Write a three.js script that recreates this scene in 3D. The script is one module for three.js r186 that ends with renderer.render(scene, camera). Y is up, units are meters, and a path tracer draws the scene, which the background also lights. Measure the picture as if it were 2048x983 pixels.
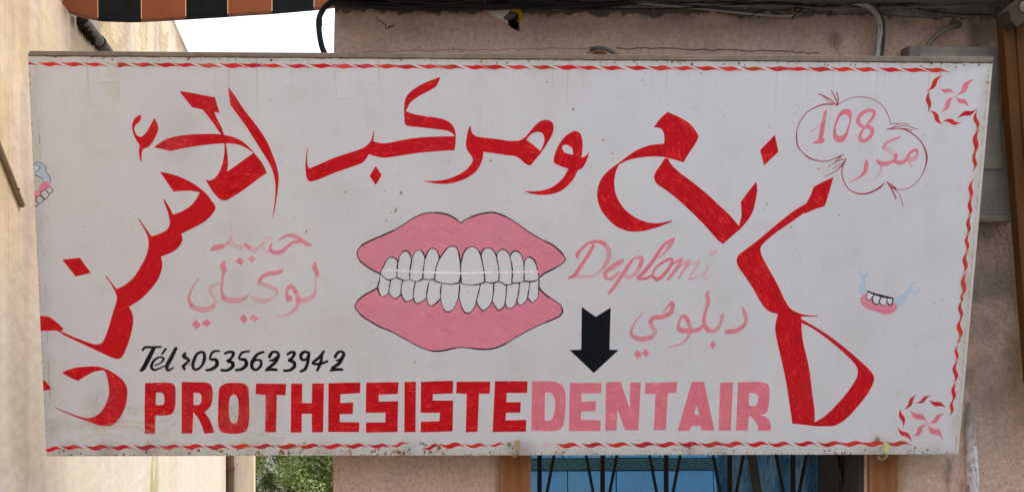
import * as THREE from 'three';
import { RoundedBoxGeometry } from 'three/addons/geometries/RoundedBoxGeometry.js';
import { mergeGeometries } from 'three/addons/utils/BufferGeometryUtils.js';

// ------------------------------------------------------------------ camera, sky, sun, exposure
const scene = new THREE.Scene();
const camera = new THREE.PerspectiveCamera(28.297, 2048 / 983, 0.05, 400);
camera.position.set(-0.3566, 2.6, 3.2311);
camera.rotation.y = THREE.MathUtils.degToRad(-1.894);
camera.setViewOffset(2444.29, 1210, 396.29, 0, 2048, 983);          // a shifted lens: the horizon lies below the middle
scene.add(camera);

const renderer = new THREE.WebGLRenderer({ antialias: true });
renderer.toneMapping = THREE.LinearToneMapping;
renderer.toneMappingExposure = 1.17;
renderer.shadowMap.enabled = true;

function overcastSky() {                                              // bright milky sky, a little brighter towards the sun
  const W = 256, H = 128, data = new Float32Array(W * H * 4), sun = SUN.clone().normalize(), d = new THREE.Vector3();
  for (let row = 0; row < H; row++) for (let col = 0; col < W; col++) {
    const up = ((row + 0.5) / H - 0.5) * Math.PI, round = ((col + 0.5) / W - 0.5) * 2 * Math.PI;
    d.set(Math.cos(round) * Math.cos(up), Math.sin(up), Math.sin(round) * Math.cos(up));
    const glow = Math.pow(Math.max(0, d.dot(sun)), 3), h = Math.max(0, d.y);
    const l = d.y < 0 ? 0.45 : 1.25 + 0.4 * h + 0.5 * glow;
    const o = (row * W + col) * 4;
    data[o] = l * (0.93 + 0.06 * glow); data[o + 1] = l; data[o + 2] = l * (1.12 - 0.08 * glow); data[o + 3] = 1;
  }
  const t = new THREE.DataTexture(data, W, H, THREE.RGBAFormat, THREE.FloatType);
  t.mapping = THREE.EquirectangularReflectionMapping; t.magFilter = THREE.LinearFilter; t.needsUpdate = true;
  return t;
}
const SUN = new THREE.Vector3(0.53, 0.85, -0.05);
scene.background = overcastSky();
scene.environment = scene.background;
const sun = new THREE.DirectionalLight(0xffedd2, 1.45);
sun.position.copy(SUN).multiplyScalar(30); sun.target.position.set(0, 1.5, 0);
sun.castShadow = true; sun.shadow.radius = 44; sun.shadow.mapSize.set(2048, 2048);
Object.assign(sun.shadow.camera, { left: -16, right: 16, top: 16, bottom: -16, near: 1, far: 70 });
scene.add(sun, sun.target);

// ------------------------------------------------------------------ helpers
let seed = 7;
const rnd = () => { seed = (seed + 0x6d2b79f5) | 0; let t = Math.imul(seed ^ (seed >>> 15), 1 | seed); t = (t + Math.imul(t ^ (t >>> 7), 61 | t)) ^ t; return ((t ^ (t >>> 14)) >>> 0) / 4294967296; };
const rr = (a, b) => a + (b - a) * rnd();
const PERM = new Uint8Array(512), GX = new Float32Array(256), GY = new Float32Array(256);
for (let i = 0; i < 256; i++) { PERM[i] = i; const a = rr(0, Math.PI * 2); GX[i] = Math.cos(a) * 1.4; GY[i] = Math.sin(a) * 1.4; }
for (let i = 255; i > 0; i--) { const j = Math.floor(rnd() * (i + 1)), t = PERM[i]; PERM[i] = PERM[j]; PERM[j] = t; }
for (let i = 0; i < 256; i++) PERM[i + 256] = PERM[i];
function noise2(x, y) {                                               // gradient noise, about -1..1
  const fx = Math.floor(x), fy = Math.floor(y), X = fx & 255, Y = fy & 255; x -= fx; y -= fy;
  const u = x * x * x * (x * (x * 6 - 15) + 10), v = y * y * y * (y * (y * 6 - 15) + 10), A = PERM[X] + Y, B = PERM[X + 1] + Y, a = PERM[A], b = PERM[B], c = PERM[A + 1], d = PERM[B + 1];
  const p = GX[a] * x + GY[a] * y, q = GX[b] * (x - 1) + GY[b] * y, r = GX[c] * x + GY[c] * (y - 1), s = GX[d] * (x - 1) + GY[d] * (y - 1), t = p + u * (q - p);
  return t + v * (r + u * (s - r) - t);
}
function fbm(x, y, oct = 4, z = 0) { let s = 0, a = 0.5; x += z * 17.17; y += z * 9.73; for (let i = 0; i < oct; i++) { s += a * noise2(x, y); a *= 0.5; x = x * 2.03 + 31.7; y = y * 2.03 + 11.3; } return s; }
const clamp = (x, a = 0, b = 1) => Math.min(b, Math.max(a, x));
const smooth = (a, b, x) => { const t = clamp((x - a) / (b - a)); return t * t * (3 - 2 * t); };
const toS = (c) => (c <= 0.0031308 ? 12.92 * c : 1.055 * Math.pow(c, 1 / 2.4) - 0.055) * 255;
const toL = (c) => { c /= 255; return c <= 0.04045 ? c / 12.92 : Math.pow((c + 0.055) / 1.055, 2.4); };
const used = new Map();
function numbered(name) { const n = used.get(name) || 0; used.set(name, n + 1); return n ? name + '_' + String(n).padStart(3, '0') : name; }
function tag(o, label, category, group) { o.userData.label = label; o.userData.category = category; if (group) o.userData.group = group; return o; }
function thing(name, label, category, x = 0, y = 0, z = 0, group) { const o = new THREE.Group(); o.name = numbered(name); o.position.set(x, y, z); scene.add(o); return tag(o, label, category, group); }
function part(name, geo, mat, parent = scene, label) {
  const m = new THREE.Mesh(geo, mat); m.name = parent === scene ? numbered(name) : name; m.castShadow = m.receiveShadow = true;
  if (label) m.userData.label = label;
  parent.add(m); return m;
}
function struct(name, geo, mat) { const m = part(name, geo, mat); m.userData.kind = 'structure'; return m; }
// uv in metres from position, by the side a face looks to
function metric(geo, k = 1, ou = 0, ov = 0) {
  const g = geo.index ? geo.toNonIndexed() : geo; if (!g.attributes.normal) g.computeVertexNormals();
  const p = g.attributes.position, n = g.attributes.normal, uv = new Float32Array(p.count * 2);
  for (let i = 0; i < p.count; i += 3) {
    let ax = 0, ay = 0, az = 0; for (let j = 0; j < 3; j++) { ax += Math.abs(n.getX(i + j)); ay += Math.abs(n.getY(i + j)); az += Math.abs(n.getZ(i + j)); }
    for (let j = 0; j < 3; j++) {
      const x = p.getX(i + j), y = p.getY(i + j), z = p.getZ(i + j), q = i + j;
      if (az >= ax && az >= ay) { uv[q * 2] = x * k + ou; uv[q * 2 + 1] = y * k + ov; } else if (ax >= ay) { uv[q * 2] = -z * k + ou; uv[q * 2 + 1] = y * k + ov; } else { uv[q * 2] = x * k + ou; uv[q * 2 + 1] = z * k + ov; }
    }
  }
  g.setAttribute('uv', new THREE.BufferAttribute(uv, 2)); return g;
}
function box(x0, x1, y0, y1, z0, z1, r = 0) {
  const w = x1 - x0, h = y1 - y0, d = z1 - z0, g = r ? new RoundedBoxGeometry(w, h, d, 2, r) : new THREE.BoxGeometry(w, h, d);
  g.translate((x0 + x1) / 2, (y0 + y1) / 2, (z0 + z1) / 2); return metric(g);
}
// uv of a wall sheet: the texture covers [u0,u1] x [v0,v1] metres
function fitUV(geo, u0, u1, v0, v1) { const a = geo.attributes.uv; for (let i = 0; i < a.count; i++) a.setXY(i, (a.getX(i) - u0) / (u1 - u0), (a.getY(i) - v0) / (v1 - v0)); return geo; }
const V = (x, y, z) => new THREE.Vector3(x, y, z);
function tube(points, r, seg = 40, rad = 10) { return new THREE.TubeGeometry(new THREE.CatmullRomCurve3(points.map((p) => V(...p))), seg, r, rad); }
function rod(a, b, r, rad = 12) { const A = V(...a), B = V(...b), d = B.clone().sub(A), g = new THREE.CylinderGeometry(r, r, d.length(), rad); g.applyQuaternion(new THREE.Quaternion().setFromUnitVectors(V(0, 1, 0), d.normalize())); const m = A.add(B).multiplyScalar(0.5); g.translate(m.x, m.y, m.z); return g; }
function flatBar(a, b, w, d) {                                        // a square bar in a plane of constant z
  const dx = b[0] - a[0], dy = b[1] - a[1], g = new THREE.BoxGeometry(w, Math.hypot(dx, dy), d);
  g.rotateZ(-Math.atan2(dx, dy)); g.translate((a[0] + b[0]) / 2, (a[1] + b[1]) / 2, (a[2] + b[2]) / 2); return metric(g);
}
function canvasTexture(w, h, colour = true) {
  const c = document.createElement('canvas'); c.width = w; c.height = h;
  const t = new THREE.CanvasTexture(c); if (colour) t.colorSpace = THREE.SRGBColorSpace; t.wrapS = t.wrapT = THREE.MirroredRepeatWrapping; t.magFilter = THREE.LinearFilter;
  return [t, c.getContext('2d'), c];
}
// fn(x, y) in 0..1 from the top corner -> linear r, g, b
function pixelsTo(ctx, w, h, fn) {
  const im = ctx.createImageData(w, h), d = im.data, out = [0, 0, 0];
  for (let y = 0, o = 0; y < h; y++) for (let x = 0; x < w; x++, o += 4) { fn(x / w, y / h, out); d[o] = toS(clamp(out[0])); d[o + 1] = toS(clamp(out[1])); d[o + 2] = toS(clamp(out[2])); d[o + 3] = 255; }
  ctx.putImageData(im, 0, 0);
}
function heightTo(ctx, w, h, fn) {
  const im = ctx.createImageData(w, h), d = im.data;
  for (let y = 0, o = 0; y < h; y++) for (let x = 0; x < w; x++, o += 4) { d[o] = d[o + 1] = d[o + 2] = clamp(fn(x / w, y / h)) * 255; d[o + 3] = 255; }
  ctx.putImageData(im, 0, 0);
}
const grains = new Map();
function grain(amount, scale) {                                       // shared grey grain, to be tinted by the material's colour
  amount = [0.1, 0.2, 0.3, 0.42, 0.65, 1.1].reduce((a, b) => (Math.abs(b - amount) < Math.abs(a - amount) ? b : a)); scale = [3, 5, 8, 16].reduce((a, b) => (Math.abs(b - scale) < Math.abs(a - scale) ? b : a));
  const key = amount + ' ' + scale;
  if (!grains.has(key)) {
    const [t, ctx] = canvasTexture(256, 256), z = grains.size * 3.7;
    pixelsTo(ctx, 256, 256, (x, y, o) => { const n = 1 + amount * (fbm(x * scale, y * scale, 4, z) * 1.6 + fbm(x * 60, y * 60, 2, z + 4) * 0.5); o[0] = o[1] = o[2] = n / 2; });
    grains.set(key, t);
  }
  return grains.get(key);
}
function noisy(r, g, b, amount, scale, opts = {}) {                   // plain material with its own grain
  const rep = opts.rep ?? 1.5, base = grain(amount, scale), key = base.uuid + rep;
  if (!grains.has(key)) { const t = base.clone(); t.repeat.set(rep, rep); t.needsUpdate = true; grains.set(key, t); }
  const m = new THREE.MeshPhysicalMaterial({ map: grains.get(key), roughness: opts.rough ?? 0.8, metalness: opts.metal ?? 0, specularIntensity: opts.spec ?? 0.3 });
  m.color.setRGB(r * 2, g * 2, b * 2); return m;
}

// ------------------------------------------------------------------ the painted sign
const SW = 2420, SH = 1030;                                           // millimetres
function paintSign() {
  const TW = 2048, TH = 872, [tex, ctx] = canvasTexture(TW, TH), k = TW / SW;
  tex.wrapS = tex.wrapT = THREE.ClampToEdgeWrapping;
  const GAIN = 1.34, css = (r, g, b, a = 1) => 'rgba(' + [r, g, b].map((c) => Math.round(toS(clamp(toL(c) * GAIN)))).join(',') + ',' + a + ')';
  const RED = [180, 18, 27], RED_LIGHT = [216, 54, 43], PINK = [203, 109, 124], PINK2 = [206, 116, 130], PINK3 = [208, 140, 148], FAINT = [193, 164, 182], LIP = [203, 122, 139], BLACK = [14, 18, 24], INK = [24, 16, 26], MAROON = [136, 26, 36], SKY = [164, 181, 195], BOARD = [190, 193, 200];
  // enamelled sheet: faint clouding, drips and grime
  pixelsTo(ctx, TW, TH, (x, y, o) => {
    const mx = x * SW, my = y * SH, l = toL(BOARD[0]) * GAIN;
    let n = 1 + 0.05 * fbm(mx / 260, my / 200, 3, 1) + 0.03 * fbm(mx / 9, my / 160, 3, 5) + 0.05 * fbm(mx / 5, my / 5, 2, 9);
    const edge = Math.min(my, SH - my, mx, SW - mx), dirt = smooth(46, 0, edge + 30 * fbm(mx / 60, my / 60, 4, 3)) * 0.35 + smooth(0.1, 0.4, fbm(mx / 90 + 3, my / 90, 4, 12)) * 0.1 + smooth(330, 0, Math.hypot(mx - 160, (my - 960) * 1.6)) * smooth(-0.1, 0.3, fbm(mx / 70, my / 40, 4, 33)) * 0.35;
    n *= 1 - 0.36 * dirt;
    o[0] = l * n; o[1] = l * n * (0.995 - dirt * 0.05); o[2] = l * n * (1.03 - dirt * 0.22);
  });
  ctx.save(); ctx.scale(k, k); ctx.lineJoin = 'round'; ctx.lineCap = 'round';
  const parse = (s) => s.split(' ').map((w) => { const c = w.endsWith('!'), v = w.replace('!', '').split(',').map(Number); return { x: v[0], y: v[1], w: v[2], c }; });
  function trace(path, pts, closed) {
    const n = pts.length, at = (i) => pts[(i + n) % n];
    const tan = (i) => { const p = at(i); if (p.c || (!closed && (i === 0 || i === n - 1))) return null; const a = at(i - 1), b = at(i + 1), l = Math.hypot(b.x - a.x, b.y - a.y) || 1; return [(b.x - a.x) / l, (b.y - a.y) / l]; };
    path.moveTo(pts[0].x, pts[0].y);
    for (let i = 0; i < (closed ? n : n - 1); i++) {
      const p = at(i), q = at(i + 1), l = Math.hypot(q.x - p.x, q.y - p.y) / 3, s = tan(i), e = tan(closed ? (i + 1) % n : i + 1), d = [(q.x - p.x) / 3, (q.y - p.y) / 3];
      path.bezierCurveTo(p.x + (s ? s[0] * l : d[0]), p.y + (s ? s[1] * l : d[1]), q.x - (e ? e[0] * l : d[0]), q.y - (e ? e[1] * l : d[1]), q.x, q.y);
    }
    if (closed) path.closePath();
  }
  function brushwork(x0, y0, x1, y1, ang, light, strength) {            // uneven cover of the brush
    const a = (ang * Math.PI) / 180, area = (x1 - x0) * (y1 - y0), many = Math.min(2600, area / 26);
    for (let i = 0; i < many; i++) {
      const x = rr(x0, x1), y = rr(y0, y1), patch = fbm(x / 38, y / 38, 3, 21);
      if (patch < 0.02 + 0.22 * rnd()) continue;
      const l = rr(3, 20), j = a + rr(-0.12, 0.12); ctx.lineWidth = rr(0.8, 3.0); ctx.strokeStyle = css(...light, rr(0.2, 0.6) * strength);
      ctx.beginPath(); ctx.moveTo(x, y); ctx.lineTo(x + Math.cos(j) * l, y + Math.sin(j) * l); ctx.stroke();
    }
    for (let i = 0; i < many / 9; i++) {                                 // where strokes overlap the paint is darker
      const x = rr(x0, x1), y = rr(y0, y1), l = rr(8, 34), j = a + rr(-0.1, 0.1); if (fbm(x / 50 + 9, y / 50, 2, 3) < 0) continue;
      ctx.lineWidth = rr(3, 8); ctx.strokeStyle = light === RED_LIGHT ? css(146, 8, 20, rr(0.1, 0.32)) : css(186, 88, 108, rr(0.05, 0.2)); ctx.beginPath(); ctx.moveTo(x, y); ctx.lineTo(x + Math.cos(j) * l, y + Math.sin(j) * l); ctx.stroke();
    }
    for (let i = 0; i < many / 14; i++) {                                // bare flecks
      const x = rr(x0, x1), y = rr(y0, y1), l = rr(2, 8), j = a + rr(-0.9, 0.9);
      ctx.lineWidth = rr(1, 2.4); ctx.strokeStyle = css(228, 110, 100, rr(0.2, 0.7) * strength); ctx.beginPath(); ctx.moveTo(x, y); ctx.lineTo(x + Math.cos(j) * l, y + Math.sin(j) * l); ctx.stroke();
    }
  }
  function fill(col, s, holes = [], ang = 0) {
    const pts = parse(s), path = new Path2D(); trace(path, pts, true); for (const h of holes) trace(path, parse(h), true);
    ctx.fillStyle = css(...col); ctx.fill(path, 'evenodd');
    const xs = pts.map((p) => p.x), ys = pts.map((p) => p.y);
    if (col === RED || col === PINK || col === LIP || col === PINK2 || col === PINK3) {
      ctx.save(); ctx.clip(path, 'evenodd');
      brushwork(Math.min(...xs), Math.min(...ys), Math.max(...xs), Math.max(...ys), ang, col === RED ? RED_LIGHT : col === LIP ? [218, 152, 160] : [222, 150, 156], col === RED ? 0.85 : col === LIP ? 0.35 : 0.6);
      ctx.restore();
    }
  }
  function outline(col, s, w, closed) { const path = new Path2D(); trace(path, parse(s), closed); ctx.strokeStyle = css(...col); ctx.lineWidth = w * 0.8; ctx.stroke(path); ctx.setLineDash([60, 45, 90, 120]); ctx.lineWidth = w * 1.3; ctx.stroke(path); ctx.setLineDash([]); }
  function pen(col, s, alpha = 1) {                                      // a stroke whose width changes on the way
    const p = parse(s), n = p.length, line = [];
    for (let i = 0; i < n - 1; i++) {
      const a = p[Math.max(0, i - 1)], b = p[i], c = p[i + 1], d = p[Math.min(n - 1, i + 2)];
      for (let t = 0; t < 1; t += 0.125) { const h = (v0, v1, v2, v3) => 0.5 * (2 * v1 + (v2 - v0) * t + (2 * v0 - 5 * v1 + 4 * v2 - v3) * t * t + (3 * v1 - v0 - 3 * v2 + v3) * t * t * t); line.push({ x: h(a.x, b.x, c.x, d.x), y: h(a.y, b.y, c.y, d.y), w: b.w + (c.w - b.w) * t }); }
    }
    line.push(p[n - 1]);
    const side = (sgn) => line.map((q, i) => { const a = line[Math.max(0, i - 1)], b = line[Math.min(line.length - 1, i + 1)], l = Math.hypot(b.x - a.x, b.y - a.y) || 1; return [q.x - (sgn * (b.y - a.y) * q.w) / l / 2, q.y + (sgn * (b.x - a.x) * q.w) / l / 2]; });
    const L = side(1), R = side(-1), quads = new Path2D();
    for (let i = 0; i < L.length - 1; i++) {                             // every quad wound the same way, so that they join
      const q = [L[i], L[i + 1], R[i + 1], R[i]]; quads.moveTo(...q[0]); for (const v of q.slice(1)) quads.lineTo(...v); quads.closePath();
      if (i && L.length > 3) { quads.moveTo(line[i].x + line[i].w / 2, line[i].y); quads.arc(line[i].x, line[i].y, line[i].w / 2, 0, Math.PI * 2, true); }
    }
    ctx.fillStyle = css(...col, alpha); ctx.fill(quads, 'nonzero');
    if (col === PINK) {                                                  // dry bristles
      ctx.save(); ctx.clip(quads, 'nonzero');
      for (let j = 0; j < 7; j++) { const f = rr(-0.45, 0.45); ctx.strokeStyle = css(212, 190, 192, rr(0.05, 0.45)); ctx.lineWidth = rr(0.4, 1.1); ctx.beginPath(); const from = Math.floor(rr(0, L.length * 0.6)), to = Math.min(L.length, from + Math.floor(rr(4, 20))); for (let i = from; i < to; i++) ctx.lineTo(L[i][0] * (0.5 + f) + R[i][0] * (0.5 - f), L[i][1] * (0.5 + f) + R[i][1] * (0.5 - f)); ctx.stroke(); }
      ctx.restore();
    }
  }
  // one brush leaf: how far its middle line sways, and how wide it is, along its length
  const SWAY = [[0, 0], [0.1, 0.05], [0.22, 0.085], [0.35, 0.085], [0.46, 0.04], [0.55, -0.01], [0.66, -0.06], [0.8, -0.055], [1, 0]], WIDE = [0, 0.014, 0.04, 0.068, 0.094, 0.092, 0.064, 0.026, 0];
  function leaf(col, x0, y0, x1, y1, fat = 1, flip = 1) {
    const dx = x1 - x0, dy = y1 - y0, l = Math.hypot(dx, dy), ux = dx / l, uy = dy / l, path = new Path2D(), k = rr(0.88, 1.1) * fat, sw = rr(0.9, 1.15) * (col === PINK ? 0.85 : fat > 1.1 ? 0.75 : 1);
    const at = (u, v, c) => ({ x: x0 + (ux * u - uy * v) * l, y: y0 + (uy * u + ux * v) * l, c });
    const up = SWAY.map(([u, v], i) => at(u, v * sw * flip - WIDE[i] * k, i === 0 || i === 8)), down = SWAY.slice(1, 8).map(([u, v], i) => at(u, v * sw * flip + WIDE[i + 1] * k)).reverse(), pts = [...up, ...down];
    trace(path, pts, true);
    const c = col === RED ? [rr(160, 200), rr(22, 52), rr(30, 48)] : col; ctx.fillStyle = css(...c, col === FAINT ? 0.7 : 1); ctx.fill(path);
    if (col !== FAINT) { ctx.save(); ctx.clip(path); brushwork(Math.min(x0, x1) - 6, Math.min(y0, y1) - 8, Math.max(x0, x1) + 6, Math.max(y0, y1) + 8, (Math.atan2(dy, dx) * 180) / Math.PI, col === RED ? [222, 96, 84] : [226, 168, 172], 0.5); ctx.restore(); }
  }
  function tooth(s, open = false) { const path = new Path2D(), rim = new Path2D(); trace(path, parse(s), true); trace(rim, parse(s), !open); ctx.fillStyle = css(195, 196, 199); ctx.fill(path); ctx.strokeStyle = css(...INK); ctx.lineWidth = rr(1.3, 2.0); ctx.stroke(rim); ctx.setLineDash([rr(14, 40), rr(16, 60)]); ctx.lineDashOffset = rr(0, 60); ctx.lineWidth = rr(2.4, 3.3); ctx.stroke(rim); ctx.setLineDash([]); }
  function braces(s, dots) {
    const p = parse(s); for (let i = 0; i < p.length - 1; i++) { const f = i / (p.length - 1); ctx.strokeStyle = f < 0.3 ? css(205, 212, 230) : f < 0.65 ? css(224, 224, 228) : css(222, 204, 207); ctx.lineWidth = 4.6; ctx.beginPath(); ctx.moveTo(p[i].x, p[i].y); ctx.lineTo(p[i + 1].x, p[i + 1].y); ctx.stroke(); }
    for (const d of parse(dots)) { ctx.fillStyle = css(222, 219, 225); ctx.fillRect(d.x - 3.2, d.y - 3.2, 6.4, 6.4); }
  }
  function tape(s, tan) {
    const path = new Path2D(), p = parse(s); trace(path, p, true); ctx.fillStyle = tan ? css(186, 184, 176, 0.8) : css(204, 205, 206, 0.13); ctx.fill(path);
    ctx.strokeStyle = tan ? css(150, 146, 136, 0.6) : css(150, 150, 152, 0.42); ctx.lineWidth = 0.8; ctx.stroke(path);
    ctx.save(); ctx.clip(path); for (let i = 0; i < 14; i++) { const a = p[0], c = p[2] || p[1]; ctx.strokeStyle = css(150, 148, 146, rr(0.1, 0.35)); ctx.lineWidth = 0.6; let x = rr(a.x - 6, c.x), y = rr(a.y, c.y); ctx.beginPath(); ctx.moveTo(x, y); for (let j = 0; j < 4; j++) ctx.lineTo((x += rr(-4, 14)), (y += rr(-6, 6))); ctx.stroke(); } ctx.restore();
  }
  function blot(x, y, r, col, a) { ctx.fillStyle = css(...col, a); ctx.beginPath(); const n = 7; for (let i = 0; i < n; i++) { const t = (i / n) * Math.PI * 2, q = r * rr(0.5, 1.15); ctx.lineTo(x + Math.cos(t) * q, y + Math.sin(t) * q); } ctx.closePath(); ctx.fill(); }
  function rust(x, y, size) { for (let i = 0; i < 5; i++) blot(x + rr(-0.4, 0.4) * size, y + rr(-0.3, 0.3) * size, size * rr(0.15, 0.4), [150, 108, 66], rr(0.15, 0.5)); blot(x, y, size * 0.22, [84, 56, 40], 0.75); }
  // the wave of small leaves round the edge
  leaf(RED, 21.6, 20.4, 88.9, 30.9, 0.8, 0.4);
  leaf(RED, 77.2, 20.2, 145.8, 30.9, 0.8, 0.4);
  leaf(RED, 130.3, 20.1, 196.6, 31.5, 0.8, 0.4);
  leaf(RED, 187.7, 20, 260.4, 32.3, 0.8, 0.4);
  leaf(RED, 248.5, 19.9, 320.2, 30.7, 0.8, 0.4);
  leaf(RED, 304.4, 19.8, 374.5, 30.8, 0.8, 0.4);
  leaf(RED, 353.6, 19.6, 421.1, 30.3, 0.8, 0.4);
  leaf(RED, 409.6, 19.5, 477.5, 32.2, 0.8, 0.4);
  leaf(RED, 467.7, 19.4, 540.3, 31.7, 0.8, 0.4);
  leaf(RED, 517.9, 19.3, 590.5, 30.1, 0.8, 0.4);
  leaf(RED, 567.8, 19.2, 636.8, 31.1, 0.8, 0.4);
  leaf(RED, 628.2, 19.1, 700.5, 31.5, 0.8, 0.4);
  leaf(RED, 688.4, 18.9, 761.9, 29.5, 0.8, 0.4);
  leaf(RED, 742.4, 18.8, 814, 30.8, 0.8, 0.4);
  leaf(RED, 796.7, 18.7, 867.7, 29.5, 0.8, 0.4);
  leaf(RED, 849.9, 18.6, 920.7, 29.2, 0.8, 0.4);
  leaf(RED, 898.8, 18.5, 973.2, 31, 0.8, 0.4);
  leaf(RED, 957.6, 18.3, 1029.2, 29.5, 0.8, 0.4);
  leaf(RED, 1007.5, 18.2, 1082, 30, 0.8, 0.4);
  leaf(RED, 1071.5, 18.1, 1146, 30.6, 0.8, 0.4);
  leaf(RED, 1120.7, 18, 1192.4, 29.5, 0.8, 0.4);
  leaf(RED, 1179.4, 17.9, 1251.9, 29.4, 0.8, 0.4);
  leaf(RED, 1242.8, 17.7, 1312.2, 29, 0.8, 0.4);
  leaf(RED, 1302.5, 17.6, 1376.8, 28.2, 0.8, 0.4);
  leaf(RED, 1358.3, 17.5, 1427.1, 29.5, 0.8, 0.4);
  leaf(RED, 1416.8, 17.4, 1487.5, 29.2, 0.8, 0.4);
  leaf(RED, 1479.3, 17.2, 1551.5, 28.6, 0.8, 0.4);
  leaf(RED, 1537.7, 17.1, 1614.1, 28, 0.8, 0.4);
  leaf(RED, 1596.5, 17, 1668.5, 28, 0.8, 0.4);
  leaf(RED, 1653.6, 16.9, 1727.4, 28, 0.8, 0.4);
  leaf(RED, 1712.9, 16.7, 1784.8, 29.1, 0.8, 0.4);
  leaf(RED, 1774.9, 16.6, 1846.7, 28.5, 0.8, 0.4);
  leaf(RED, 1836.6, 16.5, 1912.8, 27.2, 0.8, 0.4);
  leaf(RED, 1888.7, 16.3, 1958.7, 27.5, 0.8, 0.4);
  leaf(RED, 1943.6, 16.2, 2019.1, 28.3, 0.8, 0.4);
  leaf(RED, 2003.3, 16.1, 2074.9, 27.5, 0.8, 0.4);
  leaf(RED, 2061.3, 16, 2132.6, 27.7, 0.8, 0.4);
  leaf(RED, 2125.5, 15.8, 2196, 28.1, 0.8, 0.4);
  leaf(RED, 2182.4, 15.7, 2259.6, 28.6, 0.8, 0.4);
  leaf(RED, 2238, 15.6, 2314.1, 28.5, 0.8, 0.4);
  leaf(RED, -41.2, 19.7, 25.5, 30, 0.8, 0.4);
  leaf(RED, 34.8, 999.7, 100.4, 1011.7, 1, 0.8);
  leaf(RED, 99.7, 999.5, 172.7, 1012.8, 1, 0.8);
  leaf(RED, 159.9, 999.3, 228.7, 1013.1, 1, 0.8);
  leaf(RED, 227.2, 999.1, 297.8, 1012.6, 1, 0.8);
  leaf(RED, 289.2, 998.9, 357.5, 1010.7, 1, 0.8);
  leaf(RED, 347.8, 998.7, 417.4, 1010.4, 1, 0.8);
  leaf(RED, 409.2, 998.5, 478.3, 1012.4, 1, 0.8);
  leaf(RED, 473.7, 998.3, 542.6, 1009.6, 1, 0.8);
  leaf(RED, 531.7, 998.2, 598.5, 1009.9, 1, 0.8);
  leaf(RED, 594.1, 998, 666.8, 1010.3, 1, 0.8);
  leaf(RED, 652.2, 997.8, 721.2, 1009.4, 1, 0.8);
  leaf(RED, 711.7, 997.6, 786.2, 1010.1, 1, 0.8);
  leaf(RED, 773.1, 997.4, 841.6, 1008.9, 1, 0.8);
  leaf(RED, 835.6, 997.2, 903.1, 1009, 1, 0.8);
  leaf(RED, 1025.1, 996.7, 1097.9, 1008.4, 1, 0.8);
  leaf(RED, 1091, 996.5, 1158.9, 1009.1, 1, 0.8);
  leaf(RED, 1335.6, 995.7, 1405.7, 1009.8, 1, 0.8);
  leaf(RED, 1401.4, 995.5, 1470.6, 1008.3, 1, 0.8);
  leaf(RED, 1465.9, 995.3, 1540.5, 1007.8, 1, 0.8);
  leaf(RED, 1533.2, 995.1, 1609.6, 1007.8, 1, 0.8);
  leaf(RED, 1597, 994.9, 1667.6, 1007.4, 1, 0.8);
  leaf(RED, 1658.6, 994.7, 1727.6, 1007.3, 1, 0.8);
  leaf(RED, 1715.6, 994.6, 1786.6, 1008.4, 1, 0.8);
  leaf(RED, 1716.9, 994.6, 1792.5, 1007.3, 1, 0.8);
  leaf(RED, 1775.5, 994.4, 1844.7, 1006.5, 1, 0.8);
  leaf(RED, 1839.6, 994.2, 1910.6, 1006.2, 1, 0.8);
  leaf(RED, 1900.5, 994, 1971.7, 1007.8, 1, 0.8);
  leaf(RED, 1968, 993.8, 2038.5, 1005.4, 1, 0.8);
  leaf(RED, 2033.7, 993.6, 2110.8, 1006.6, 1, 0.8);
  leaf(RED, 2092.2, 993.4, 2169.9, 1006, 1, 0.8);
  leaf(RED, 2152, 993.2, 2229.2, 1006.5, 1, 0.8);
  leaf(RED, 2216.6, 993, 2293.1, 1006.6, 1, 0.8);
  leaf(RED, -14.4, 1004.5, 47.2, 1015.4, 1, 1);
  leaf(RED, 894.8, 999.5, 948.7, 999.6, 1, 1);
  leaf(RED, 980.4, 1007.8, 1034.4, 1003.8, 1, 1);
  leaf(RED, 1155.8, 1000, 1203.4, 1001.5, 1, 1);
  leaf(FAINT, 1213.9, 997.4, 1275.1, 1007.1, 1, 1);
  leaf(FAINT, 1274.9, 998.9, 1341.4, 1007.2, 1, 1);
  leaf(RED, 2392.2, 119.8, 2391.3, 179.3, 1, 1);
  leaf(RED, 2403, 166.3, 2386.4, 240.1, 1, 1);
  leaf(RED, 2400.3, 221.3, 2391.3, 280.2, 1, 1);
  leaf(RED, 2398.8, 294.7, 2386.3, 356.3, 1, 1);
  leaf(RED, 2400.6, 340.8, 2388.3, 399.6, 1, 1);
  leaf(RED, 2402.5, 387.1, 2386.6, 447.1, 1, 1);
  leaf(RED, 2399.9, 433.7, 2389.7, 493.1, 1, 1);
  leaf(RED, 2402.2, 480.5, 2386.8, 547.9, 1, 1);
  leaf(RED, 2403.3, 534.3, 2387.3, 611.2, 1, 1);
  leaf(RED, 2398.9, 588.5, 2387.1, 624.8, 1, 1);
  leaf(RED, 2397.1, 608.9, 2389.4, 672.6, 1, 1);
  leaf(RED, 2400.3, 656.6, 2390.3, 725.2, 1, 1);
  leaf(RED, 2403.2, 716.9, 2386, 728.8, 1, 1);
  leaf(RED, 2396.1, 729.7, 2388.2, 781.3, 1, 1);
  leaf(RED, 2399.7, 771.2, 2387.3, 840.6, 1, 1);
  leaf(RED, 2400.7, 831.3, 2386.1, 891.9, 1, 1);
  leaf(RED, 2399.1, 875.5, 2384.1, 927.6, 1, 1);
  // leaf rings and pink flowers in the two corners
  leaf(RED, 2294.8, 33.8, 2254.4, 77.2, 1.2, 1);
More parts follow.
